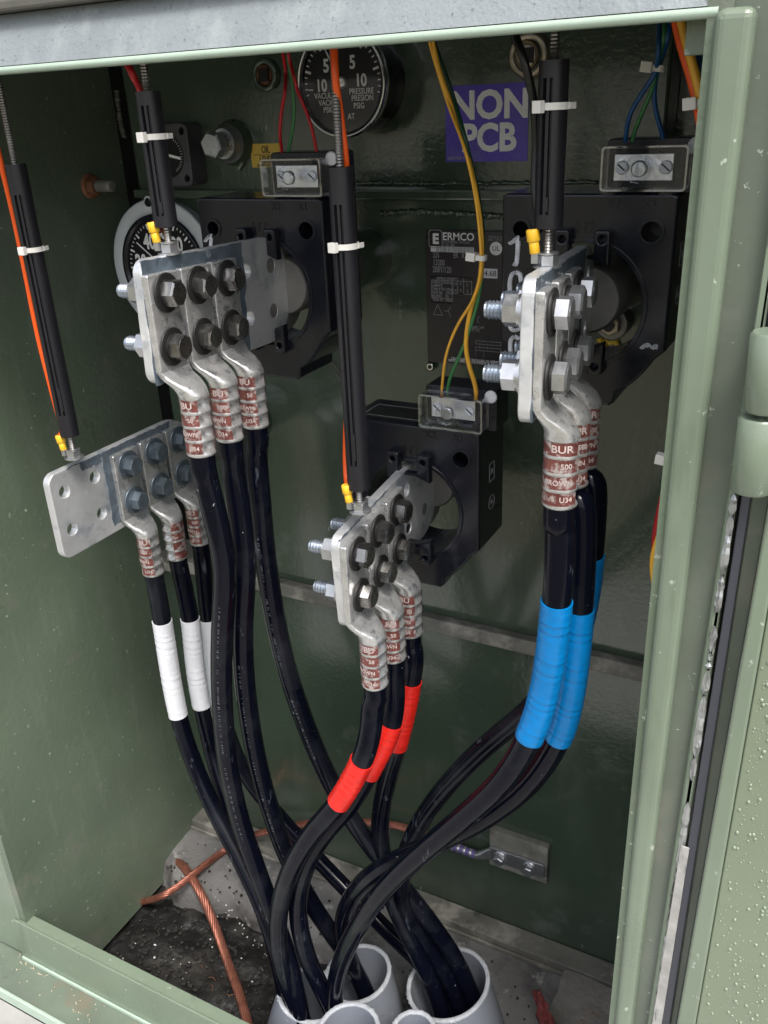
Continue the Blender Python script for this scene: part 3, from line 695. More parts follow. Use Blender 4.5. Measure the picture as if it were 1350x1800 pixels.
cable('X2', 2, 'red taped cable on the rear lug of the middle spade, dropping straight',
      [(727, 1155, -.25), (722, 1195, -.25), (712, 1250, -.25), (698, 1308, -.25), (678, 1380, -.24), (668, 1440, -.23), (672, 1510, -.225), (692, 1590, -.226), (728, 1665, -.228), (762, 1735, -.228), (785, 1810, -.225)], (1, 3), M['red'])
cable('X3', 0, 'blue taped cable on the front lug of the right spade',
      [(985, 915, -.37), (984, 980, -.37), (979, 1055, -.37), (970, 1140, -.365), (956, 1220, -.36), (931, 1296, -.36), (885, 1372, -.36), (815, 1437, -.355), (740, 1500, -.35), (672, 1565, -.345), (622, 1640, -.335), (593, 1710, -.32), (588, 1780, -.31), (595, 1850, -.30)], (2, 5), M['cyan'])
cable('X3', 1, 'blue taped cable on the middle lug of the right spade',
      [(1022, 885, -.33), (1023, 980, -.33), (1018, 1070, -.33), (1012, 1150, -.33), (1001, 1230, -.325), (983, 1296, -.32), (935, 1372, -.315), (862, 1432, -.31), (780, 1475, -.31), (700, 1512, -.315), (640, 1548, -.31), (603, 1610, -.29), (612, 1680, -.27), (640, 1740, -.255), (655, 1800, -.25)], (2, 5), M['cyan'])
cable('X3', 2, 'blue taped cable on the rear lug of the right spade, looping far left',
      [(1042, 845, -.285), (1042, 910, -.285), (1036, 990, -.28), (1024, 1080, -.275), (990, 1180, -.262), (930, 1248, -.25), (860, 1305, -.24), (790, 1375, -.24), (735, 1450, -.235), (706, 1530, -.23), (710, 1600, -.222), (748, 1662, -.212), (792, 1725, -.205), (815, 1800, -.205)], (1.8, 4.6), M['cyan'])

# ================================================================== threaded rods with black sleeves
def rod(label, xp, nut, top_uv, slv_top, slv_bot, tie_v, wire=None, wmat=None, facing=-.55, r=.0098, dyy=0.0):
    b = PX(nut[0], nut[1], xp); x, y = b.x, b.y + dyy
    def zat(v, u): return PY(u, v, y).z
    zt = zat(slv_top[1], slv_top[0]); z0 = zat(slv_bot[1], slv_bot[0])
    root = thing('sleeved_rod', label, 'threaded rod', (x, y, b.z), 'upright threaded rods in slotted black sleeves')
    build('rod', MB().thread((x, y, b.z - .004), (x, y, 1.32), .0034, .0022, 14), M['rodm'], root)
    sl = MB(); L_ = zt - z0; sa, sb = zt - L_ * .10, z0 + L_ * .09
    cdir = math.atan2(CAM.y - y, CAM.x - x)
    sl.arc_tube((x, y), r, r * .62, sa, zt, 0, 2 * math.pi, 32); sl.arc_tube((x, y), r, r * .62, z0, sb, 0, 2 * math.pi, 32)
    g1, g2, g3, g4 = cdir + facing - .20, cdir + facing + .08, cdir + facing + .30, cdir + facing + .52
    sl.arc_tube((x, y), r, r * .62, sb, sa, g2, g3, 32); sl.arc_tube((x, y), r, r * .62, sb, sa, g4, g1 + 2 * math.pi, 40)
    sl.arc_tube((x, y), r * .99, r * .62, sb + L_ * .02, sb + L_ * .11, g3 - .02, g4 - .08, 32)
    sl.arc_tube((x, y), r * .60, r * .42, z0 + .004, zt - .004, 0, 2 * math.pi, 20)
    build('sleeve', sl, M['sleeve'], root)
    nn = MB(); nn.lathe((x, y, b.z - .003), (0, 0, 1), [(0, .0100), (.0016, .0100)], 24); nn.hexp((x, y, b.z - .0012), (0, 0, 1), .0078, .0075, .12, .3)
    build('nut', nn, M['steel'], root)
    # yellow crimp on the ring terminal
    c0 = Vector((x, y, b.z + .001)) - RX * .0075 - Vector((0, .002, 0)); c1 = c0 + Vector((-.0030, 0, .022))
    cm = MB(); cm.cyl(c0 + (c1 - c0) * .25, c0 + (c1 - c0) * .62, .0036, 16, bev=.0006); cm.cyl(c0 + (c1 - c0) * .62, c1, .0046, 16, bev=.0006)
    build('crimp', cm, M['crimp'], root); rg = MB().lathe((x, y, b.z + .0062), (0, 0, 1), [(0, .0076), (.0012, .0076)], 20); rg.box(c0 + Vector((-.0028, -.002, -.001)), c0 + (c1 - c0) * .3 + Vector((.0028, .002, 0)))
    build('ring_terminal', rg, M['steel'], root)
    # nylon tie
    if tie_v:
        zz = zat(tie_v[1], tie_v[0])
        tr = thing('cable_tie', tie_v[2], 'cable tie', (x, y, zz), 'white nylon cable ties')
        tb = MB(); tb.arc_tube((x, y), r + .0016, r + .0003, zz - .0022, zz + .0022, 0, 2 * math.pi, 36); build('strap', tb, M['tie'], tr)
        hd = Vector((x, y, zz)) + Vector((math.cos(cdir - .75), math.sin(cdir - .75), 0)) * (r + .0035)
        rot = Matrix.Translation(hd) @ Matrix.Rotation(cdir - .75, 4, 'Z'); build('head', MB().box((-.0022, -.0036, -.0038), (.0026, .0036, .0038), .0006, rot), M['tie'], tr)
        tl = MB(); q = Vector((x, y, zz)) + Vector((math.cos(cdir + 1.2), math.sin(cdir + 1.2), 0)) * (r + .002)
        tl.box((-.0006, -.001, -.002), (.0006, .006, .002), .0003, Matrix.Translation(q) @ Matrix.Rotation(cdir + .9, 4, 'Z')); build('tail', tl, M['tie'], tr)
    if wire:
        w = spline([c1 + (c0 - c1) * .1] + [PY(u, v, y + d) for u, v, d in wire], 10)
        tag(build('wire', MB().tube(w, .0029, 10), wmat, origin=w[0]), wire_label[label], 'wire')
    return root, (x, y)
LB = ['leftmost black sleeve on a threaded rod, down to the spade with empty holes', 'short black sleeve above the upper left spade',
      'longest black sleeve, down the centre of the cabinet to the middle spade', 'black sleeve above the right spade beside the blue sticker']
wire_label = {LB[0]: 'orange wire curving down the left of the leftmost black sleeve', LB[1]: 'dark red wire entering above the sleeve of the upper left spade',
              LB[2]: 'orange wire behind the long central rod, over the round pressure gauge', LB[3]: 'black wire beside the sleeve of the right spade'}
rod(LB[0], -.71, (130, 800), (15, 145), (38, 288), (125, 765), (66, 438, 'white cable tie round the leftmost black sleeve'),
    [(108, 752, .002), (92, 690, .004), (67, 590, .006), (43, 470, .008), (22, 370, .006), (0, 280, .0), (-25, 190, 0)], M['orange'])
rod(LB[1], -.515, (298, 440), (255, 120), (264, 160), (298, 398), (272, 240, 'white cable tie round the sleeve above the upper left spade'),
    [(283, 400, .010), (272, 330, .02), (262, 250, .022), (248, 165, .012), (235, 135, .0), (222, 108, 0)], M['wred'])
rod(LB[2], -.360, (633, 893), (600, 90), (611, 293), (634, 858), (617, 432, 'white cable tie round the long central sleeve'),
    [(611, 855, .008), (608, 800, .02), (612, 600, .022), (612, 400, .022), (608, 290, .008), (598, 200, .004), (590, 140, -.002), (586, 60, 0)], M['orange'])
rod(LB[3], -.195, (962, 462), (960, 60), (966, 106), (967, 400), (963, 187, 'white cable tie round the sleeve above the right spade'),
    [(947, 400, .002), (940, 330, .006), (942, 250, .008), (938, 180, .004), (922, 110, -.002), (905, 62, 0)], M['wblack'])

# ================================================================== current transformers
CW = .152
def lettering(name, txt, size, mtx, material, parent, bold=0.0, thick=.0002, sx=1, align='CENTER'):
    me = text_mesh(txt, size, thick, bold, align, sx); o = build(name, MB().mesh(me, mtx), material, parent); bpy.data.meshes.remove(me); return o
def ct(label, TL, TR, y0, wires_side=1, pend=True):
    a = PY(*TL, y0); b = PY(*TR, y0); xc = (a.x + b.x) / 2; w = b.x - a.x; zt = (a.z + b.z) / 2; h = w / 2; D = .068
    s = w / .152; zc = zt - .094 * s                                      # centre of the hole
    root = thing('current_transformer', label, 'current transformer', (xc, y0, zc), 'black ring current transformers')
    Rr = .0545 * s
    out = [(-h, zt - zc - .002), (-h + .004, zt - zc), (h - .004, zt - zc), (h, zt - zc - .002), (h, -.036 * s), (h - .006, -.042 * s)]
    out += [(.0775 * s * math.cos(R_(t_)), .0875 * s * math.sin(R_(t_))) for t_ in range(-30, -65, -3)]
    out += [(.034 * s, -.0875 * s), (.030 * s, -.0905 * s), (-.030 * s, -.0905 * s), (-.034 * s, -.0875 * s)]
    out += [(.0775 * s * math.cos(R_(t_)), .0875 * s * math.sin(R_(t_))) for t_ in range(-117, -152, -3)]
    out += [(-h + .006, -.042 * s), (-h, -.036 * s)]
    holes = [circ(0, 0, Rr, 56), circ(-h + .018 * s, .064 * s, .0072 * s, 20), circ(h - .020 * s, .064 * s, .0085 * s, 20)]
    me = curve_mesh([out] + holes, D, .0022); mtx = front(xc, y0 + D / 2, zc); build('housing', MB().mesh(me, mtx), M['black'], root)
    # a rim round the window and round each mounting hole
    rim = MB(); rim.mesh(curve_mesh([circ(0, 0, Rr + .0035, 56), circ(0, 0, Rr - .0004, 56)], .003, .0005), front(xc, y0 - .0002, zc)); build('window_rim', rim, M['black'], root)
    for hx, hr in ((-h + .018 * s, .0072 * s), (h - .020 * s, .0085 * s)):
        r2 = MB(); r2.mesh(curve_mesh([circ(hx, .064 * s, hr + .0026, 24), circ(hx, .064 * s, hr - .0002, 24)], .0024, .0004), front(xc, y0 - .0002, zc)); build('hole_rim', r2, M['black'], root)
        r3 = MB().cyl((xc + hx, y0 + .036, zc + .064 * s), (xc + hx, y0 + .038, zc + .064 * s), hr + .001, 20); build('hole_floor', r3, M['blackside'], root)  # near-black floor paints in the shade at the hole's bottom
    # forked clamps at top and bottom of the window
    def fork(flip):
        k = 1 if flip > 0 else -1
        oo = [(-.0245, .038), (-.0245, .066), (-.0225, .068), (-.0125, .068), (-.0105, .066), (-.0105, .049), (-.0085, .0465), (.0085, .0465), (.0105, .049), (.0105, .066), (.0125, .068), (.0225, .068), (.0245, .066), (.0245, .038)]
        arc = [(.0245 - .049 * i / 10, .038 + .0065 * math.sin(math.pi * i / 10)) for i in range(1, 10)]
        lp = [(p[0] * s, k * p[1] * s) for p in oo + arc]
        hs = [circ(-.0175 * s, k * .060 * s, .0030 * s, 12), circ(.0175 * s, k * .060 * s, .0030 * s, 12)]
        return curve_mesh([lp] + hs, .010, .0018)
    mb = MB().mesh(fork(1), front(xc, y0 - .0050, zc - .002)); build('clamp', mb, M['black'], root)
    mb = MB().mesh(fork(-1), front(xc, y0 - .0050, zc + .008)); mb.box((xc - .010, y0 - .012, zc - .055 * s), (xc - .006, y0 + .02, zc - .022 * s), .001); build('clamp', mb, M['black'], root)
    lettering('marking', 'H2', .014, front(xc, y0 - .0002, zc + .066 * s), M['blackside'], root, thick=.0004)
    lettering('marking', 'X1', .010, front(xc + h - .022, y0 - .0002, zt - .0075), M['blackside'], root, thick=.0004)
    lettering('marking', 'X2', .010, front(xc + .022, y0 - .0002, zt - .0075), M['blackside'], root, thick=.0004)
    # side symbols
    sm = plane_mtx((xc + h + .0001, y0 + D * .5, zc + .040), (0, 1, 0), (0, 0, 1))
    fr = MB().mesh(curve_mesh([rrect(-.007, -.010, .007, .010, .001), rrect(-.0062, -.0092, .0062, .0092, .001)], .0003), sm)
    fr.mesh(text_mesh('SB', .008, .0001, sx=.8), sm)
    sm2 = plane_mtx((xc + h + .0001, y0 + D * .5, zc + .006), (0, 1, 0), (0, 0, 1)); fr.mesh(curve_mesh([circ(0, 0, .008, 24), circ(0, 0, .0073, 24)], .0003), sm2); fr.mesh(text_mesh('N', .007, .0001), sm2)
    build('side_mark', fr, M['grey'], root)
    # terminal block on the top right
    bx = xc + h - .028; bz = zt + .019; W, H = .066, .033; yb = y0 + .018
    me = curve_mesh([rrect(-W / 2 - .001, -H / 2 - .004, W / 2 + .008, H / 2 + .004, .004)], .032, .001)
    build('terminal_base', MB().mesh(me, front(bx, yb + .010, bz + .001)), M['black'], root)
    build('terminal_plate', MB().box((bx - W * .40, yb - .0095, bz - H * .30), (bx + W * .30, yb - .0065, bz + H * .30), .0005), M['foil'], root)
    for q in (-.30, .22 if True else .3):
        sx_ = bx + W * q; scn = MB().lathe((sx_, yb - .0095, bz), (0, -1, 0), [(0, .0052), (.0015, .0052), (.0025, .0044)], 20); o_ = build('screw', scn, M['whitew'], root)
        build('slot', MB().box((-.0042, -.0002, -.0006), (.0042, .0002, .0006), 0, Matrix.Translation((sx_, yb - .0121, bz)) @ Matrix.Rotation(.7, 4, 'Y')), M['blackside'], o_)
    cv = MB(); y_f = yb - .024
    outer = rrect(-W / 2, -H / 2, W / 2, H / 2, .003); inner = rrect(-W / 2 + .0014, -H / 2 + .0014, W / 2 - .0014, H / 2 - .0014, .002)
    ce_ = MB().mesh(curve_mesh([outer, inner], .017, 0), front(bx, y_f + .0085, bz)); ce_.mesh(curve_mesh([rrect(-W / 2 - .0003, -H / 2 - .0003, W / 2 + .0003, H / 2 + .0003, .003), inner], .0016, .0003), front(bx, y_f - .0012, bz)); build('cover_edge', ce_, M['edge'], root); cv.mesh(curve_mesh([outer], .0014, .0003), front(bx, y_f - .0008, bz))
    cv.box((bx - W / 2, y_f + .002, bz - H / 2 - .003), (bx - W / 2 + .010, y_f + .004, bz - H / 2 + .001)); cv.box((bx + W / 2 - .02, y_f + .002, bz - H / 2 - .003), (bx + W / 2 - .01, y_f + .004, bz - H / 2 + .001))
    cov = build('clear_cover', cv, M['clear'], root)
    kn = MB(); kx = bx - W * .05
    rr = []
    for d, r2 in ((0, .0098), (.004, .0098), (.005, .0090), (.0052, .0065)):
        rr.append([Vector((kx + math.cos(2 * math.pi * k / 48) * r2 * (1 + (.06 if k % 4 < 2 and d <= .004 else 0)), y_f - .0017 - d, bz + math.sin(2 * math.pi * k / 48) * r2 * (1 + (.06 if k % 4 < 2 and d <= .004 else 0)))) for k in range(48)])
    kn.rings(rr, smooth=False); kn.box((kx - .0012, y_f - .0085, bz - .005), (kx + .0012, y_f - .0068, bz + .005), .0003)
    build('knob', kn, M['clear'], root); build('knob_core', MB().lathe((kx, y_f + .003, bz), (0, -1, 0), [(0, .0062), (.004, .0062), (.0045, .005)], 24), M['foil'], root)
    cs = MB().lathe((bx + W / 2 + .002, yb - .0065, bz + H / 2 - .001), (0, -1, 0), [(0, .0062), (.0012, .0062), (.0018, .005)], 24); build('corner_screw', cs, M['whitew'], root)
    return root, (xc, zc, zt, bx, bz, yb, y_f, H, h)
c1, g1 = ct('current transformer at upper left behind the upper left spade', (345, 350), (565, 347), -.20)
c2, g2 = ct('lower current transformer, behind the middle spade with red taped cables', (608, 735), (843, 760), -.20)
c3, g3 = ct('current transformer at upper right, hand marked 100 in white', (883, 343), (1195, 338), -.20)
def scrawl(parent, pts_list, y, r=.0019):
    mb = MB()
    for pts in pts_list:
        P = spline([PY(u, v, y) for u, v in pts], 8); k = len(P)
        for off in (-.0006, .0007):
            mb.tube([p + Vector((off * (1.3 if i % 2 else .8), 0, off * .4)) for i, p in enumerate(P)], r * .8, 6)
    o = build('hand_marking', mb, M['chalk'], parent); return o
yy = -.2002
scrawl(c1, [[(361, 424), (366, 417), (371, 414), (371, 424), (370, 440)]], yy)
scrawl(c3, [[(896, 428), (903, 424), (910, 418), (910, 440), (908, 464)], [(903, 464), (910, 465)],
            [(906, 478), (899, 484), (896, 500), (897, 515), (899, 530)], [(906, 478), (914, 483), (916, 497), (915, 512)], [(896, 572), (900, 579), (907, 581), (913, 577)],
            [(904, 591), (898, 598), (897, 612), (899, 622)], [(904, 591), (912, 596), (915, 606)]], yy)
scrawl(c3, [[(1128, 612), (1136, 606), (1141, 609)], [(1146, 612), (1152, 608), (1152, 613)]], yy, .0018)
# data sticker lying on the lower transformer's top
sx0, sz0 = PY(655, 735, -.16), g2[2]
lb = MB().box((g2[0] - .062, -.192, sz0 + .0005), (g2[0] + .020, -.150, sz0 + .0011)); tpl = build('data_label', lb, M['ink_black'], c2)
lm = MB(); mt = plane_mtx((g2[0] - .021, -.171, sz0 + .0013), (1, 0, 0), (0, 1, 0)); lm.mesh(curve_mesh([rrect(-.039, -.017, .039, .017, .002), rrect(-.0384, -.0164, .0384, .0164, .002)], .0001), mt)
build('marking', lm, M['grey'], tpl)

# ================================================================== wires
def wires(specs, off_ties=()):
    for label, material, r, pts in specs:
        P = smooth_path(spline([PY(*p) for p in pts], 12), 10)
        tag(build('wire', MB().tube(P, r, 12), material, origin=P[0]), label, 'wire', 'thin control wires')
yb = -.150; yt = -.27
wires([
 ('left red wire into the upper left clear terminal cover', M['wred'], .0016, [(498, 300, -0.180), (496, 270, -0.185), (492, 235, -0.200), (495, 195, -0.210), (501, 160, -0.220), (502, 125, -0.209), (496, 85, -0.229), (492, 50, -0.239)]),
 ('green wire between the two red wires at the upper left transformer', M['wgreen'], .0016, [(505, 300, -0.180), (506, 270, -0.185), (514, 230, -0.195), (517, 190, -0.200), (513, 140, -0.210), (505, 95, -0.219), (500, 60, -0.239)]),
 ('right red wire into the upper left clear terminal cover', M['wred'], .0016, [(560, 310, -0.180), (557, 270, -0.185), (548, 225, -0.190), (538, 195, -0.200), (525, 165, -0.210), (518, 140, -0.220), (508, 100, -0.219), (503, 60, -0.239)]),
 ('left yellow wire looping down to the lower transformer', M['wyellow'], .0014, [(775, 712, -0.182), (778, 670, -0.190), (785, 620, -0.200), (805, 570, -0.205), (830, 530, -0.210), (843, 490, -0.210), (846, 450, -0.210), (838, 360, -0.210), (820, 270, -0.220), (790, 190, -0.209), (765, 110, -0.229), (752, 60, -0.249)]),
 ('green wire between the two yellow wires of the lower transformer', M['wgreen'], .0017, [(783, 712, -0.182), (790, 668, -0.190), (808, 625, -0.198), (822, 590, -0.202), (836, 545, -0.205), (845, 500, -0.205), (849, 450, -0.205)]),
 ('right yellow wire looping down to the lower transformer', M['wyellow'], .0022, [(838, 720, -0.182), (836, 680, -0.190), (824, 640, -0.198), (819, 600, -0.202), (828, 540, -0.205), (842, 500, -0.206), (847, 450, -0.207), (843, 380, -0.207), (826, 290, -0.215), (800, 205, -0.204), (772, 125, -0.224), (757, 60, -0.244)]),
 ('dark green wire beside the yellow pair, in front of the blue sticker', M['wgreend'], .0019, [(849, 452, -0.203), (848, 400, -0.202), (838, 330, -0.205), (818, 245, -0.215), (795, 165, -0.204), (768, 90, -0.224), (755, 50, -0.239)]),
 ('left blue wire into the upper right clear terminal cover', M['wblue'], .0019, [(1098, 275, -0.182), (1100, 240, -0.188), (1108, 200, -0.195), (1128, 165, -0.200), (1148, 135, -0.205), (1155, 115, -0.210), (1158, 80, -0.220), (1160, 30, -0.209)]),
 ('green wire between the blue wires at upper right', M['wgreen'], .0017, [(1108, 275, -0.182), (1113, 240, -0.188), (1128, 200, -0.195), (1145, 160, -0.200), (1155, 120, -0.205), (1162, 90, -0.212), (1168, 60, -0.220), (1170, 20, -0.209)]),
 ('right blue wire into the upper right clear terminal cover', M['wblue'], .0019, [(1168, 262, -0.182), (1164, 235, -0.188), (1154, 200, -0.192), (1150, 165, -0.198), (1155, 128, -0.202), (1166, 95, -0.208), (1175, 60, -0.220), (1182, 20, -0.209)]),
 ('red wire at the far right leaving behind the door post', M['orange'], .0028, [(1186, 30, -.30), (1197, 80, -.30), (1212, 130, -.30), (1224, 180, -.30), (1233, 230, -.30), (1240, 290, -.29)]),
 ('thick yellow wire at the far upper right behind the door post', M['wyellow'], .0030, [(1196, 30, -.305), (1208, 80, -.305), (1222, 130, -.305), (1233, 180, -.305), (1240, 230, -.30), (1246, 290, -.29)]),
 ('thick blue wire nearest the corner at upper right', M['wblue'], .0032, [(1206, 30, -.295), (1220, 85, -.295), (1236, 140, -.295), (1248, 190, -.295), (1258, 250, -.29)]),
 ('yellow wire bulging out from behind the post below the hinge', M['wyellow'], .0026, [(1180, 900, -.33), (1168, 920, -.33), (1155, 955, -.33), (1148, 985, -.33), (1150, 1020, -.33), (1160, 1060, -.33), (1175, 1090, -.33)]),
 ('red wire beside the yellow bulge behind the post', M['wred'], .0024, [(1182, 800, -.325), (1174, 835, -.325), (1166, 870, -.325), (1156, 915, -.322), (1150, 960, -.322), (1155, 1010, -.322), (1170, 1060, -.322)]),
 ('blue wire just showing above the red wire behind the post', M['wblue'], .0018, [(1180, 790, -.322), (1174, 820, -.321), (1171, 850, -.320), (1176, 880, -.32)]),
])
def tie(label, u, v, y, ww, ang=0.0):
    p = PY(u, v, y); r = thing('cable_tie', label, 'cable tie', p, 'white nylon cable ties')
    R2 = Matrix.Translation(p) @ Matrix.Rotation(ang, 4, 'Y')
    b = MB(); b.mesh(curve_mesh([rrect(-ww, -.006, ww, .004, .0035), rrect(-ww + .0012, -.0048, ww - .0012, .0028, .003)], .0045), R2); build('strap', b, M['tie'], r)
    build('head', MB().box((-ww - .0055, -.0085, -.0035), (-ww + .003, -.001, .0040), .0008, R2), M['tie'], r)
tie('cable tie bundling the yellow and green wires over the nameplate', 845, 452, -.207, .0056, .1)
tie('cable tie bundling the blue and green wires at upper right', 1156, 120, -.205, .0058, .15)
tie('cable tie round the thick wires beside the door post', 1236, 180, -.302, .0060, -.1)
tie('cable tie peeking out behind the post above the red wire', 1178, 806, -.324, .004, .1)
# ring lug of the corner wires
p = PY(1238, 262, -.29); tg = MB().lathe(p, (1, -.4, 0), [(0, .007), (.0015, .007)], 20); tag(build('ring_terminal', tg, M['copper'], origin=p), 'copper ring terminal half hidden behind the door post', 'ring terminal')

# ================================================================== gauges, plugs, stickers on the tank
def ring_pts(c, y, ul, ur): return (PY(ul, c[1], y).x - PY(ur, c[1], y).x) / -2
# pressure gauge
gy = -.055; gc = PY(598, 166, gy); gr = (PY(676, 166, gy).x - PY(521, 166, gy).x) / 2
gz = PY(600, 243, gy).z; gc.z = gz + gr
pg = thing('pressure_gauge', 'round black pressure and vacuum gauge under the top beam', 'gauge', (gc.x, 0, gc.z))
build('case', MB().lathe((gc.x, 0, gc.z), (0, -1, 0), [(0, gr * .93), (.045, gr * .95), (.047, gr)], 56), M['black'], pg)
bz_ = MB().lathe((gc.x, gy + .010, gc.z), (0, -1, 0), [(0, gr), (.006, gr * 1.01), (.0095, gr * .99), (.010, gr * .955), (.008, gr * .93), (.005, gr * .92)], 64, cap=False); build('bezel', bz_, M['chrome'], pg)
build('bezel_inner', MB().lathe((gc.x, gy + .006, gc.z), (0, -1, 0), [(0, gr * .92), (.0035, gr * .93), (.004, gr * .90), (.001, gr * .885)], 64, cap=False), M['black'], pg)
dl = build('dial', MB().lathe((gc.x, gy + .0068, gc.z), (0, -1, 0), [(0, gr * .90), (.0012, gr * .90)], 64), M['dial'], pg)
dy_ = gy + .0052
mk = MB()
for txt, sz, ax_, az_, bo in (('5', .0175, -.40, .36, .03), ('10', .0165, -.56, -.05, .03), ('5', .0175, .30, .40, .03), ('10', .0165, .50, .02, .03), ('VACUUM', .0080, -.46, -.26, .01), ('VACIO', .0080, -.44, -.41, .01), ('PSIG', .0080, -.40, -.56, .01),
                          ('PRESSURE', .0080, .50, -.20, .01), ('PRESION', .0080, .52, -.34, .01), ('PSIG', .0080, .42, -.50, .01), ('QUALITROL'[:0] + 'AT', .008, .2, -.72, .01)):
    mk.mesh(text_mesh(txt, sz, .0001, bo, sx=.85), front(gc.x + ax_ * gr * .85, dy_, gc.z + az_ * gr * .85))
for k in range(-14, 15):
    if abs(k) < 2: continue
    a = R_(90 - k * 7.4); L_ = .13 if k % 5 == 0 else .06; wd = .0012 if k % 5 == 0 else .0006
    r1, r0 = .86 * gr, (.86 - L_) * gr
    mk.box((r0, -.0001, -wd), (r1, .0001, wd), 0, Matrix.Translation((gc.x, dy_, gc.z)) @ Matrix.Rotation(-a, 4, 'Y'))
mk.box((gc.x - gr * .78, dy_, gc.z - gr * .1 - .0006), (gc.x - gr * .68, dy_ + .0002, gc.z - gr * .1 + .0006))
build('dial_marking', mk, M['white'], dl)
build('needle', MB().box((-.004, -.0003, -.0007), (gr * .80, .0003, .0007), 0, Matrix.Translation((gc.x, dy_ - .002, gc.z - .0)) @ Matrix.Rotation(-R_(118), 4, 'Y')), M['white'], pg)
build('hub', MB().lathe((gc.x, dy_, gc.z), (0, -1, 0), [(0, .006), (.003, .006), (.004, .004)], 20), M['foil'], pg)
build('glass', MB().lathe((gc.x, gy + .0020, gc.z), (0, -1, 0), [(0, gr * .90), (.0010, gr * .90)], 48), M['glass'], pg)
# temperature gauge
ty = -.022; tc_ = PY(284, 458, ty); tr_ = (PY(380, 458, ty).x - PY(200, 458, ty).x) / 2; tc_.x = PY(200, 458, ty).x + tr_; tc_.z = PY(275, 349, ty).z - tr_
tg = thing('temperature_gauge', 'grey rimmed round temperature gauge behind the upper left spade', 'gauge', (tc_.x, 0, tc_.z))
build('case', MB().lathe((tc_.x, 0, tc_.z), (0, -1, 0), [(0, tr_ * .95), (.016, tr_ * .97), (.019, tr_)], 56), M['bezel'], tg)
build('bezel', MB().lathe((tc_.x, ty + .004, tc_.z), (0, -1, 0), [(0, tr_), (.0035, tr_), (.004, tr_ * .98), (.004, tr_ * .80), (.002, tr_ * .785)], 64, cap=False), M['bezel'], tg)
build('bezel_inner', MB().lathe((tc_.x, ty + .001, tc_.z), (0, -1, 0), [(0, tr_ * .79), (.0045, tr_ * .785), (.0045, tr_ * .74), (-.002, tr_ * .70)], 64, cap=False), M['black'], tg)
d2 = build('dial', MB().lathe((tc_.x, ty + .003, tc_.z), (0, -1, 0), [(0, tr_ * .76), (.001, tr_ * .76)], 64), M['dial'], tg)
mk = MB(); dy2 = ty + .0017
for txt, ang, rr_ in (('20', 172, .46), ('40', 123, .44), ('60', 90, .52), ('80', 50, .44), ('100', 15, .5), ('120', -30, .5)):
    mk.mesh(text_mesh(txt, .0265, .0001, .035, sx=.74), front(tc_.x + math.cos(R_(ang)) * tr_ * rr_, dy2, tc_.z + math.sin(R_(ang)) * tr_ * rr_))
for k in range(0, 41):
    a = R_(205 - k * 5.8); big = k % 4 == 0; r1 = .68 * tr_; r0 = (.60 if big else .645) * tr_; wd = .0012 if big else .0006
    mk.box((r0, -.0001, -wd), (r1, .0001, wd), 0, Matrix.Translation((tc_.x, dy2, tc_.z)) @ Matrix.Rotation(-a, 4, 'Y'))
build('dial_marking', mk, M['white'], d2)
build('needle', MB().box((-.004, -.0003, -.0008), (tr_ * .60, .0003, .0008), 0, Matrix.Translation((tc_.x, dy2 - .0012, tc_.z)) @ Matrix.Rotation(-R_(143), 4, 'Y')), M['white'], tg)
build('hub', MB().lathe((tc_.x, dy2, tc_.z), (0, -1, 0), [(0, .008), (.003, .008), (.004, .005)], 20), M['sealdark'], tg)
p = PY(260, 354, ty); sc_ = build('lug_ear', MB().lathe((p.x, ty + .003, p.z), (0, -1, 0), [(0, .0068), (.003, .0068)], 20), M['bezel'], tg)
build('screw', MB().lathe((p.x, ty, p.z), (0, -1, 0), [(0, .0042), (.001, .0042), (.0013, .003)], 16), M['black'], sc_)
# oil level gauge
oy = -.03; a = PY(293, 226, oy); b = PY(341, 318, oy)
xa, xb = PY(275, 270, oy).x - .006, PY(333, 270, oy).x; oz = (PY(310, 226, oy).z + PY(320, 318, oy).z) / 2; ow = .036
ocx = xb - ow
og = thing('oil_level_gauge', 'square flanged oil level dial behind the short black sleeve', 'gauge', (ocx, 0, oz))
me = curve_mesh([rrect(-ow, -ow, ow, ow, .009), circ(0, 0, .026, 40)] + [circ(sx_ * .027, sz_ * .027, .0042, 14) for sx_ in (-1, 1) for sz_ in (-1, 1)], .03, .0012)
build('flange', MB().mesh(me, front(ocx, oy + .015, oz)), mat('aged_flange', (.10, .10, .11), .4, metal=.3, var=.3, vscale=40), og)
od = build('dial', MB().cyl((ocx, oy + .006, oz), (ocx, oy + .004, oz), .027, 40), M['dial'], og)
build('needle', MB().box((-.012, -.0004, -.0015), (.020, .0004, .0015), 0, Matrix.Translation((ocx, oy + .002, oz)) @ Matrix.Rotation(.2, 4, 'Y')), M['white'], og)
mk = MB()
for k in range(14):
    a = R_(-60 + k * 9); mk.box((.019, -.0001, -.0005), (.022, .0001, .0005), 0, Matrix.Translation((ocx, oy + .0035, oz)) @ Matrix.Rotation(-a, 4, 'Y'))
build('dial_marking', mk, M['grey'], od)
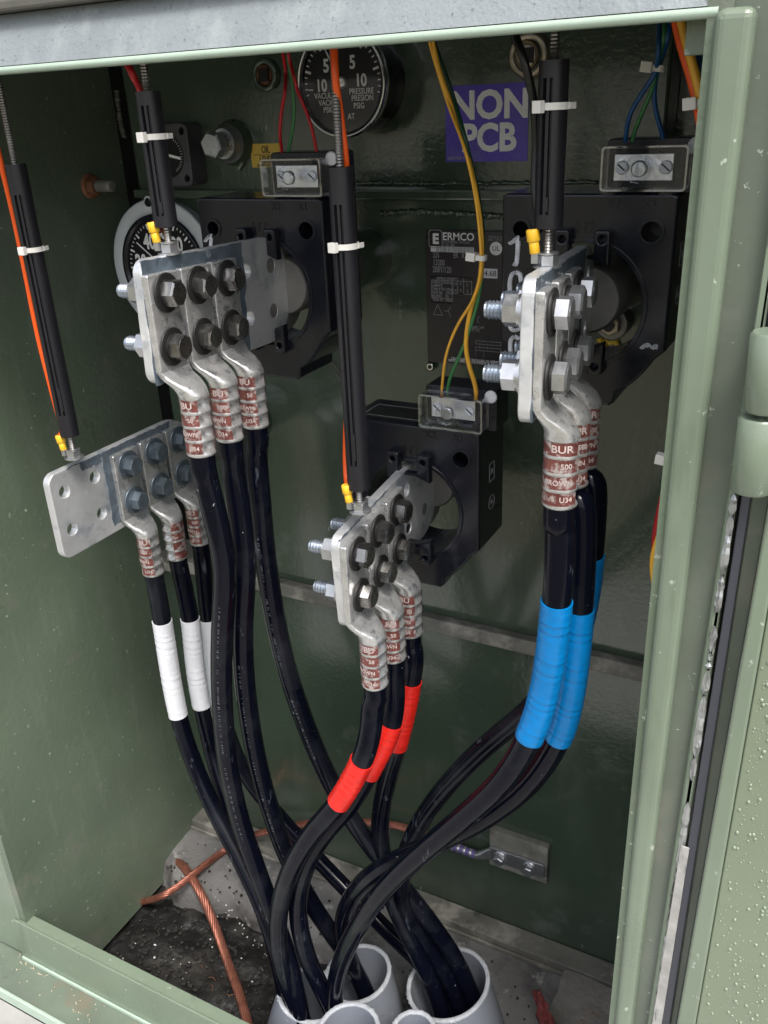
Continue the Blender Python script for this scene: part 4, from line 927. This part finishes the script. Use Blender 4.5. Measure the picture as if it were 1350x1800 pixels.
# hex valve plug
p = PY(402, 252, -.012); pl = thing('relief_valve', 'large hex head valve with steel washers between oil dial and yellow sticker', 'valve', (p.x, 0, p.z))
build('boss', MB().lathe((p.x, 0, p.z), (0, -1, 0), [(0, .027), (.006, .026), (.009, .023), (.012, .022)], 36), M['tank'], pl)
build('washer', MB().lathe((p.x, -.012, p.z), (0, -1, 0), [(0, .022), (.003, .0225), (.0035, .019), (.006, .020), (.010, .0175), (.012, .017)], 36), M['steel'], pl)
build('ring', MB().lathe((p.x, -.024, p.z), (0, -1, 0), [(0, .0135), (.009, .0135)], 30), M['steeld'], pl)
build('bolt_head', MB().hexp((p.x, -.033, p.z), (0, -1, 0), .0150, .016, .12, .3), M['steel'], pl)
p = PY(430, 262, -.002); build('bracket', MB().lathe((p.x - .026, 0, p.z), (0, -1, 0), [(0, .030), (.006, .030), (.007, .026)], 30, a0=R_(-55), ang=R_(110), hint=(1, 0, 0), cap=False), M['tank'], pl)
# threaded plug holes
for lab, (u, v), rr_, mt_, hole in (('rusty orange plug in a round boss left of the pressure gauge', (463, 132), .015, M['brown'], 1), ('pale steel plug with square recess behind the right rod', (927, 97), .018, M['brass'], 0)):
    p = PY(u, v, -.008); r_ = thing('plug', lab, 'plug', (p.x, 0, p.z), None)
    build('boss', MB().lathe((p.x, 0, p.z), (0, -1, 0), [(0, rr_ * 1.25), (.005, rr_ * 1.2), (.008, rr_ * 1.05), (.008, rr_ * .8), (.003, rr_ * .75)], 32, cap=False), M['tank'] if hole else mt_, r_)
    build('core', MB().lathe((p.x - .003, 0, p.z), (0, -1, 0), [(0, rr_ * .74), (.005, rr_ * .72), (.0055, rr_ * .4)], 28), mt_, r_)
    build('recess', MB().box((p.x - .007, -.0085, p.z - .007), (p.x + .006, -.0050, p.z + .007), .0005, None), M['blackside'], r_)
# side wall ground bolt
p = PX(158, 327, XL); r_ = thing('wall_bolt', 'rusty bolt with grey stud poking from the left side wall', 'bolt', p)
build('washer', MB().lathe(p, (1, 0, 0), [(0, .016), (.003, .016), (.004, .012)], 24), M['brown'], r_); build('nut', MB().hexp(p + Vector((.004, 0, 0)), (1, 0, 0), .0125, .009), M['brown'], r_)
build('stud', MB().cyl(p + Vector((.013, 0, 0)), p + Vector((.040, 0, 0)), .0075, 18, bev=.001), M['flange'], r_)

def sticker(name, label, cat, TLp, BRp, y, material, th=.0006):
    a = PY(*TLp, y); b = PY(*BRp, y); cx, cz = (a.x + b.x) / 2, (a.z + b.z) / 2; w, h = b.x - a.x, a.z - b.z
    o = build(name, MB().mesh(curve_mesh([rrect(-w / 2, -h / 2, w / 2, h / 2, .001)], th), front(cx, y - th / 2, cz)), material, origin=(cx, y, cz))
    tag(o, label, cat); return o, cx, cz, w, h
s1, cx, cz, w, h = sticker('warning_sticker', 'blue sticker with big white letters reading NON PCB', 'sticker', (783, 152), (927, 283), 0, M['purple'])
ys_ = -.0008
lettering('lettering', 'NON', h * .50, front(cx + w * .04, ys_, cz + h * .225), M['white'], s1, bold=.035, sx=.98)
lettering('lettering', 'PCB', h * .50, front(cx + w * .03, ys_, cz - h * .20), M['white'], s1, bold=.035, sx=.93)
lettering('small_print', '00001000 P4', .0042, front(cx - w * .36, ys_, cz - h * .45), M['grey'], s1)
s2, cx, cz, w, h = sticker('oil_level_sticker', 'small yellow sticker reading OIL LEVEL', 'sticker', (440, 253), (497, 294), 0, M['yellow'])
lettering('lettering', 'OIL', h * .42, front(cx, ys_, cz + h * .24), M['ink_black'], s2, bold=.012, sx=.7)
lettering('lettering', 'LEVEL', h * .40, front(cx, ys_, cz - h * .17), M['ink_black'], s2, bold=.012, sx=.72)
build('rule', MB().box((cx - w * .42, ys_ - .0001, cz + h * .02), (cx + w * .42, ys_ + .0001, cz + h * .045)), M['ink_black'], s2)
lettering('small_print', '000001 P4', .0045, front(cx - w * .1, ys_, cz - h * .42), M['ink_black'], s2)
# nameplate
yn = -.006; a = PY(747, 404, yn); b = PY(925, 652, yn); cx, cz = (a.x + b.x) / 2, (a.z + b.z) / 2; w, h = b.x - a.x, a.z - b.z
np_ = thing('nameplate', 'dark data nameplate with barcode and white rating text', 'nameplate', (cx, yn, cz))
build('panel', MB().box((a.x, yn, b.z), (b.x, yn + .003, a.z), .0008), M['plate'], np_)
yl = yn - .0003
def npt(txt, sz, fx, fz, bold=0, al='LEFT', material=None, sx=.8): lettering('lettering', txt, sz, front(a.x + w * fx, yl, a.z - h * fz), material or M['white'], np_, bold, .0001, sx, al)
npt('ERMCO', .0115, .175, .045, .015, sx=.98); npt('E', .0150, .075, .065, .05, sx=1)
build('logo', MB().mesh(curve_mesh([rrect(-.0085, -.0100, .0085, .0100, .004), rrect(-.0078, -.0093, .0078, .0093, .0035)], .0002), front(a.x + w * .105, yl, a.z - h * .062)), M['grey'], np_)
npt('DYERSBURG, TN U.S.A.', .0040, .18, .082, material=M['grey']); npt('P 100 1001', .0040, .18, .104, material=M['grey'])
npt('MADE IN U.S.A.', .0040, .62, .04, material=M['grey']); npt('PAT. LISTED', .0040, .62, .06, material=M['grey'])
bc = MB(); random.seed(2)
bc.box((a.x + w * .055, yl, a.z - h * .155), (a.x + w * .48, yl + .0002, a.z - h * .115)); build('barcode', bc, M['whitew'], np_)
bc = MB(); q = .11
while q < .47: ww = random.choice([.0012, .002, .003]); bc.box((a.x + w * q, yl - .0002, a.z - h * .154), (a.x + w * (q + ww), yl + .0001, a.z - h * .116)); q += ww + random.choice([.0025, .004, .006])
build('bars', bc, M['ink_black'], np_)
for txt, sz, fx, fz in (('225', .0088, .075, .180), ('ER', .0085, .28, .178), ('X22', .0085, .36, .178), ('13200', .0095, .075, .235), ('208Y/120', .0098, .07, .285)): npt(txt, sz, fx, fz, 0, material=M['grey'], sx=.62)
tb = MB()
def frame_(x0_, z0_, x1_, z1_, t_=.0005):
    X0_, X1_ = a.x + w * x0_, a.x + w * x1_; Z0_, Z1_ = a.z - h * z0_, a.z - h * z1_
    for q in ((X0_, Z0_, X1_, Z0_), (X0_, Z1_, X1_, Z1_), (X0_, Z0_, X0_, Z1_), (X1_, Z0_, X1_, Z1_)): tb.box((q[0] - t_ / 2, yl, q[1] - t_ / 2), (q[2] + t_ / 2, yl + .0002, q[3] + t_ / 2))
frame_(.055, .335, .265, .530); frame_(.055, .335, .265, .362); frame_(.055, .495, .265, .530)
frame_(.275, .335, .46, .455); frame_(.275, .335, .46, .362); frame_(.32, .335, .38, .455)
frame_(.50, .80, .75, .825); frame_(.50, .85, .75, .875); frame_(.54, .62, .5405, .86); frame_(.62, .60, .6205, .86); frame_(.50, .875, .5005, .92); frame_(.58, .875, .5805, .92)
frame_(.52, .62, .54, .66)
def seg(x0_, z0_, x1_, z1_, t_=.0004): tb.tube([(a.x + w * x0_, yl, a.z - h * z0_), (a.x + w * x1_, yl, a.z - h * z1_)], t_, 4)
seg(.115, .545, .07, .625); seg(.115, .545, .165, .625); seg(.07, .625, .165, .625); seg(.18, .59, .225, .59); seg(.225, .59, .25, .55); seg(.225, .59, .25, .635)
build('diagram_lines', tb, M['grey'], np_)
for i, (l_, r_2) in enumerate((('CORE & COIL', '1502 LB'), ('LAMINATE', ''), ('TANK & FTG', '1190 LB'), ('FLUID GAL', '1190 LB'), ('BALANCE', '750'), ('TOTAL WT', '3790 LB'))):
    npt(l_, .0045, .062, .378 + i * .0255 + (.005 if i == 5 else 0), 0.01, material=M['grey'], sx=.62); npt(r_2, .0045, .195, .378 + i * .0255 + (.005 if i == 5 else 0), 0.01, material=M['grey'], sx=.62)
npt('APPROX WEIGHT', .0045, .11, .348, .01, material=M['grey'], sx=.7)
for k, (fx, fz) in enumerate(((.29, .385), (.34, .385), (.41, .385), (.29, .435), (.34, .435), (.41, .435))): npt('HVLXTS'[k], .005, fx, fz, material=M['grey'])
npt('CAUTION BEFORE INSTALLING OR OPERATING READ', .0042, .25, .955, .01, material=M['white'], sx=.72); npt('INSTRUCTIONS AND DATA INSIDE OF THE TANK', .0042, .22, .972, .01, material=M['white'], sx=.72)
npt('CURRENT AMP', .0042, .42, .70, .01, material=M['grey'], sx=.7); npt('IMPED 1.52', .0042, .42, .72, .01, material=M['grey'], sx=.7)
ul = MB().mesh(curve_mesh([circ(0, 0, .0072, 28)], .0003), front(PY(872, 437, yn).x, yl, PY(872, 437, yn).z)); ulo = build('mark_disc', ul, M['white'], np_)
lettering('lettering', 'UL', .0075, front(PY(872, 437, yn).x, yl - .0003, PY(872, 437, yn).z), M['ink_black'], ulo)
p = PY(862, 481, yn); build('writing_patch', MB().box((p.x - .0085, yl - .0001, p.z - .005), (p.x + .0085, yl + .0002, p.z + .0055)), M['whitew'], np_); lettering('lettering', '4.68', .0085, front(p.x, yl - .0003, p.z), M['ink_black'], np_)
p = PY(757, 644, yn); rv = build('rivet', MB().lathe((p.x, yn, p.z), (0, -1, 0), [(0, .0058), (.002, .0054), (.0028, .004)], 24), M['chrome'], np_); build('rivet_core', MB().lathe((p.x, yn - .0026, p.z), (0, -1, 0), [(0, .0026), (.001, .0024)], 16), M['sealdark'], rv)
p = PY(750, 417, yn); build('rivet_hole', MB().lathe((p.x, yn - .0001, p.z), (0, -1, 0), [(0, .0020), (.0002, .0018)], 16), M['ink_black'], np_)

# things seen through the right transformer's window
p = PY(1072, 572, -.030); bp_ = thing('flange_bolt', 'brass coloured flange bolt seen through the upper right transformer window', 'bolt', (p.x, 0, p.z))
build('collar', MB().lathe((p.x, 0, p.z), (0, -1, 0), [(0, .018), (.022, .018), (.024, .016)], 28), M['rear'], bp_); build('nut', MB().hexp((p.x, -.024, p.z), (0, -1, 0), .0115, .009), M['brass'], bp_)
build('bolt_end', MB().cyl((p.x, -.033, p.z), (p.x, -.037, p.z), .0055, 16), M['sealdark'], bp_)
p = PY(1060, 600, 0)
wp = MB()
for pts in ([(1053, 595), (1060, 607), (1066, 618)], [(1068, 596), (1060, 608), (1050, 622)], [(1070, 602), (1082, 600), (1087, 612), (1082, 624), (1070, 627), (1062, 622)]):
    wp.tube(spline([PY(u, v, -.002) for u, v in pts], 6), .0035, 6)
tag(build('painted_mark', wp, M['ypaint'], origin=p), 'yellow hand painted mark seen through the upper right transformer window', 'painted mark')

# scratch and dark stain marks
p = PY(598, 645, -.001)
sc2 = MB()
for k in range(5):
    random.seed(k); sc2.tube(spline([PY(572 + k * 3 + random.uniform(-1, 1), 632 + random.uniform(-2, 2), -.0005), PY(590 + k * 2, 655 + random.uniform(-3, 3), -.0005), PY(607 + k, 682 + random.uniform(-3, 5), -.0005)], 6), .0006, 4)
build('scratches', sc2, M['flange'], cab)

# ================================================================== grounding: copper and lug
def strands(name, label, pts, R0=.0042, k=7, tw=.085, mt_=None):
    P = smooth_path(spline(pts, 14), 8); n = len(P); T = [(P[min(n - 1, i + 1)] - P[max(0, i - 1)]).normalized() for i in range(n)]
    e = (Vector((0, 0, 1)) - T[0] * T[0].z).normalized(); fr = []; L_ = 0
    for i in range(n):
        if i: L_ += (P[i] - P[i - 1]).length
        e = (e - T[i] * e.dot(T[i])).normalized(); fr.append((P[i], e.copy(), T[i].cross(e), L_))
    mb = MB(); mb.tube(P, R0 * .55, 8)
    for s_ in range(k + 1):
        q = [p + (a1 * math.cos(2 * math.pi * (s_ / (k + 1.) + l / tw)) + b1 * math.sin(2 * math.pi * (s_ / (k + 1.) + l / tw))) * R0 * .66 for p, a1, b1, l in fr]
        mb.tube(q, R0 * .36, 8)
    return tag(build(name, mb, mt_ or M['copper'], origin=P[0]), label, 'copper cable', 'bare copper ground wires')
strands('copper_wire', 'bare copper wire running along the back to the ground lug',
        [Vector((-.945, PX(255, 1592, -.93).y, PX(255, 1592, -.93).z)), PZ(280, 1577, .002), PZ(310, 1560, .010), PZ(350, 1528, .014), PY(395, 1495, -.06), PY(440, 1470, -.04), PY(500, 1455, -.025), PY(560, 1445, -.020), PY(640, 1445, -.018), PY(700, 1452, -.016), PY(750, 1468, -.015), PY(795, 1487, -.015)], R0=.0060)
strands('copper_wire', 'reddish copper wire curving forward across the dark soil',
        [Vector((-.945, PX(312, 1510, -.93).y, PX(312, 1510, -.93).z)), PZ(326, 1527, .004), PZ(350, 1565, .006), PZ(375, 1620, -.025), PZ(400, 1690, -.045), PZ(425, 1760, -.04), PZ(442, 1830, -.03), PZ(450, 1880, -.02)], R0=.0074)
p0 = PY(900, 1508, 0)
gl = thing('ground_bar', 'small steel ground bar with two bolts and a lug low on the back panel', 'ground bar', p0)
c = [PY(858, 1470, -.006), PY(965, 1492, -.006), PY(955, 1545, -.006), PY(857, 1515, -.006)]
xa, xb = PY(860, 1490, -.012).x, PY(962, 1515, -.012).x; za_, zb_ = PY(910, 1540, -.012).z + .003, PY(910, 1475, -.012).z
build('backing_bar', MB().box((xa, -.011, za_), (xb, .0, zb_), .001), M['flange'], gl)
zm = (za_ * .62 + zb_ * .38)
lgm = MB(); lx0, lx1 = xa + .001, xb - .004
me = curve_mesh([rrect(lx0 - xa, -.0125, lx1 - xa, .0125, .003)], .004, .0006); lgm.mesh(me, front(xa, -.0135, zm)); 
e0 = PY(795, 1487, -.016); e1 = PY(838, 1503, -.016)
secs = []
for q, (hn, he, ex) in zip((0, .25, .55, 1), ((.0065, .0065, 2), (.0065, .0068, 2.2), (.0045, .009, 3), (.002, .012, 6))):
    cc = e1.lerp(Vector((lx0 + .003, -.0135, zm)), q); row = []
    for k in range(24):
        a_ = 2 * math.pi * k / 24; ca, sa = math.cos(a_), math.sin(a_); row.append(cc + Vector((0, (abs(ca) ** (2 / ex)) * (1 if ca > 0 else -1) * hn, (abs(sa) ** (2 / ex)) * (1 if sa > 0 else -1) * he)))
    secs.append(row)
lgm.rings(secs); dd = e1 - e0; L_ = dd.length
lgm.lathe(e0, dd, [(0, .0060)] + [x for k in range(4) for x in ((L_ * (k + .08) / 4, .0072), (L_ * (k + .2) / 4, .0062), (L_ * (k + .9) / 4, .0062))] + [(L_, .0068)], 22)
gu = build('lug', lgm, M['steel'], gl)
vb = MB()
for k in range(4): vb.lathe(e0 + dd * ((k + .25) / 4), dd, [(0, .00645), (L_ * .6 / 4, .00645)], 22, cap=False)
build('colour_band', vb, M['violet'], gu)
for u, v in ((878, 1510), (930, 1525)):
    p = PY(u, v, -.020); b = build('bolt', MB().hexp((p.x, -.0195, zm), (0, -1, 0), .0082, .008, .14, random.random()), M['steel'], gl)
    build('washer', MB().lathe((p.x, -.0157, zm), (0, -1, 0), [(0, .0112), (.0016, .0112), (.0017, .0095), (.0036, .0095)], 24), M['steel'], b)

# ================================================================== conduits
def conduit(label, u, v, z, ro, tilt, wall=.0052, depth=.26, cut=0.0, rough=1):
    c = PZ(u, v, z); d = Vector((tilt[0], tilt[1], -1)).normalized(); root = thing('conduit', label, 'pipe', c + d * (c.z + .06), 'grey plastic conduits standing in the pit')
    n = 72; up = -d; e1_ = Vector((1, 0, 0)); e1_ = (e1_ - up * e1_.dot(up)).normalized(); e2_ = up.cross(e1_); random.seed(int(u))
    jag = [random.uniform(-.00035, .00035) * rough for _ in range(n)]
    def ring(r, s_, jz=1): return [c + d * s_ + (e1_ * math.cos(2 * math.pi * k / n) + e2_ * math.sin(2 * math.pi * k / n)) * (r + (jag[k] * .5 if jz == 1 else 0)) + Vector((0, 0, jag[k] * jz + cut * math.cos(2 * math.pi * k / n + 1))) for k in range(n)]
    b = MB(); b.rings([ring(ro, .0010), ring(ro, .02, 0), ring(ro, depth, 0)], cap=False); b.rings([ring(ro - wall, .0010), ring(ro - wall, depth, 0)], cap=False)
    build('pipe', b, M['pvc'], root)
    r2 = MB(); r2.rings([ring(ro + .0002, .0032), ring(ro + .0002, .0004), ring(ro - .0008, -.0002), ring(ro - wall + .0008, -.0002), ring(ro - wall - .0002, .0004), ring(ro - wall - .0002, .0028)], cap=False)
    build('cut_rim', r2, M['pvcrim'], root)
    sh = MB()
    for k in range(70):
        a_ = random.gauss(-1.6, 1.1); rr_ = ro + random.uniform(-.0005, .0012); p = c + (e1_ * math.cos(a_) + e2_ * math.sin(a_)) * rr_ + d * random.uniform(0, .003) + Vector((0, 0, cut * math.cos(a_ + 1)))
        bm = bmesh.new(); bmesh.ops.create_icosphere(bm, subdivisions=1, radius=random.uniform(.0003, .0009)); sh.bm(bm, Matrix.Translation(p))
    o = build('burr', sh, M['pvcrim'], root); o['kind'] = 'stuff'
    return root
conduit('large grey conduit at right, four cables entering its wide mouth', 787, 1727, .13, .057, (.22, .06))
conduit('large grey conduit in the middle behind the smaller ones', 628, 1710, .12, .047, (.16, .05), cut=.0)
conduit('narrow grey conduit mouth in front of the middle one', 612, 1812, .165, .040, (.10, .03))
conduit('smallest grey conduit with bluish inside at the bottom edge', 727, 1810, .155, .028, (.05, .0))
conduit('grey conduit at left hidden behind the black cables', 545, 1748, .12, .044, (-.28, -.1), cut=.006)

# blocks and rag at lower right
p = PZ(1000, 1775, .02)
bl = bmesh.new(); bmesh.ops.create_cube(bl, size=1); bmesh.ops.subdivide_edges(bl, edges=bl.edges[:], cuts=6, use_grid_fill=True)
a = PZ(985, 1690, .0); 
for v in bl.verts: v.co = Vector((-.150 + v.co.x * .145, -.115 + v.co.y * .15, -.02 + v.co.z * .075)) + Vector((random.uniform(-.002, .002), random.uniform(-.002, .002), random.uniform(-.002, .002)))
tag(build('concrete_block', MB().bm(bl), M['rustblock'], origin=(-.15, -.115, -.05)), 'rust stained concrete block in the lower right corner of the pit', 'block')
rg = MB(); rows = []
for i in range(10):
    row = []
    for j in range(7):
        p = PY(937 + i * 1.5 + j * (2.2 + i * .42) + random.uniform(-2.5, 2.5), 1738 + i * 9 + random.uniform(-3, 3) + (j % 3) * 2, -.15 - .004 * math.sin(j * 1.7 + i)); row.append(p + Vector((0, random.uniform(-.002, .002), 0)))
    rows.append(row)
rg.rings(rows, close=False, cap=False); rag = tag(build('rag', rg, M['rag'], origin=rows[-1][3]), 'torn dull red rag beside the rust stained block', 'rag')
sm_ = rag.modifiers.new('s', 'SOLIDIFY'); sm_.thickness = .0012
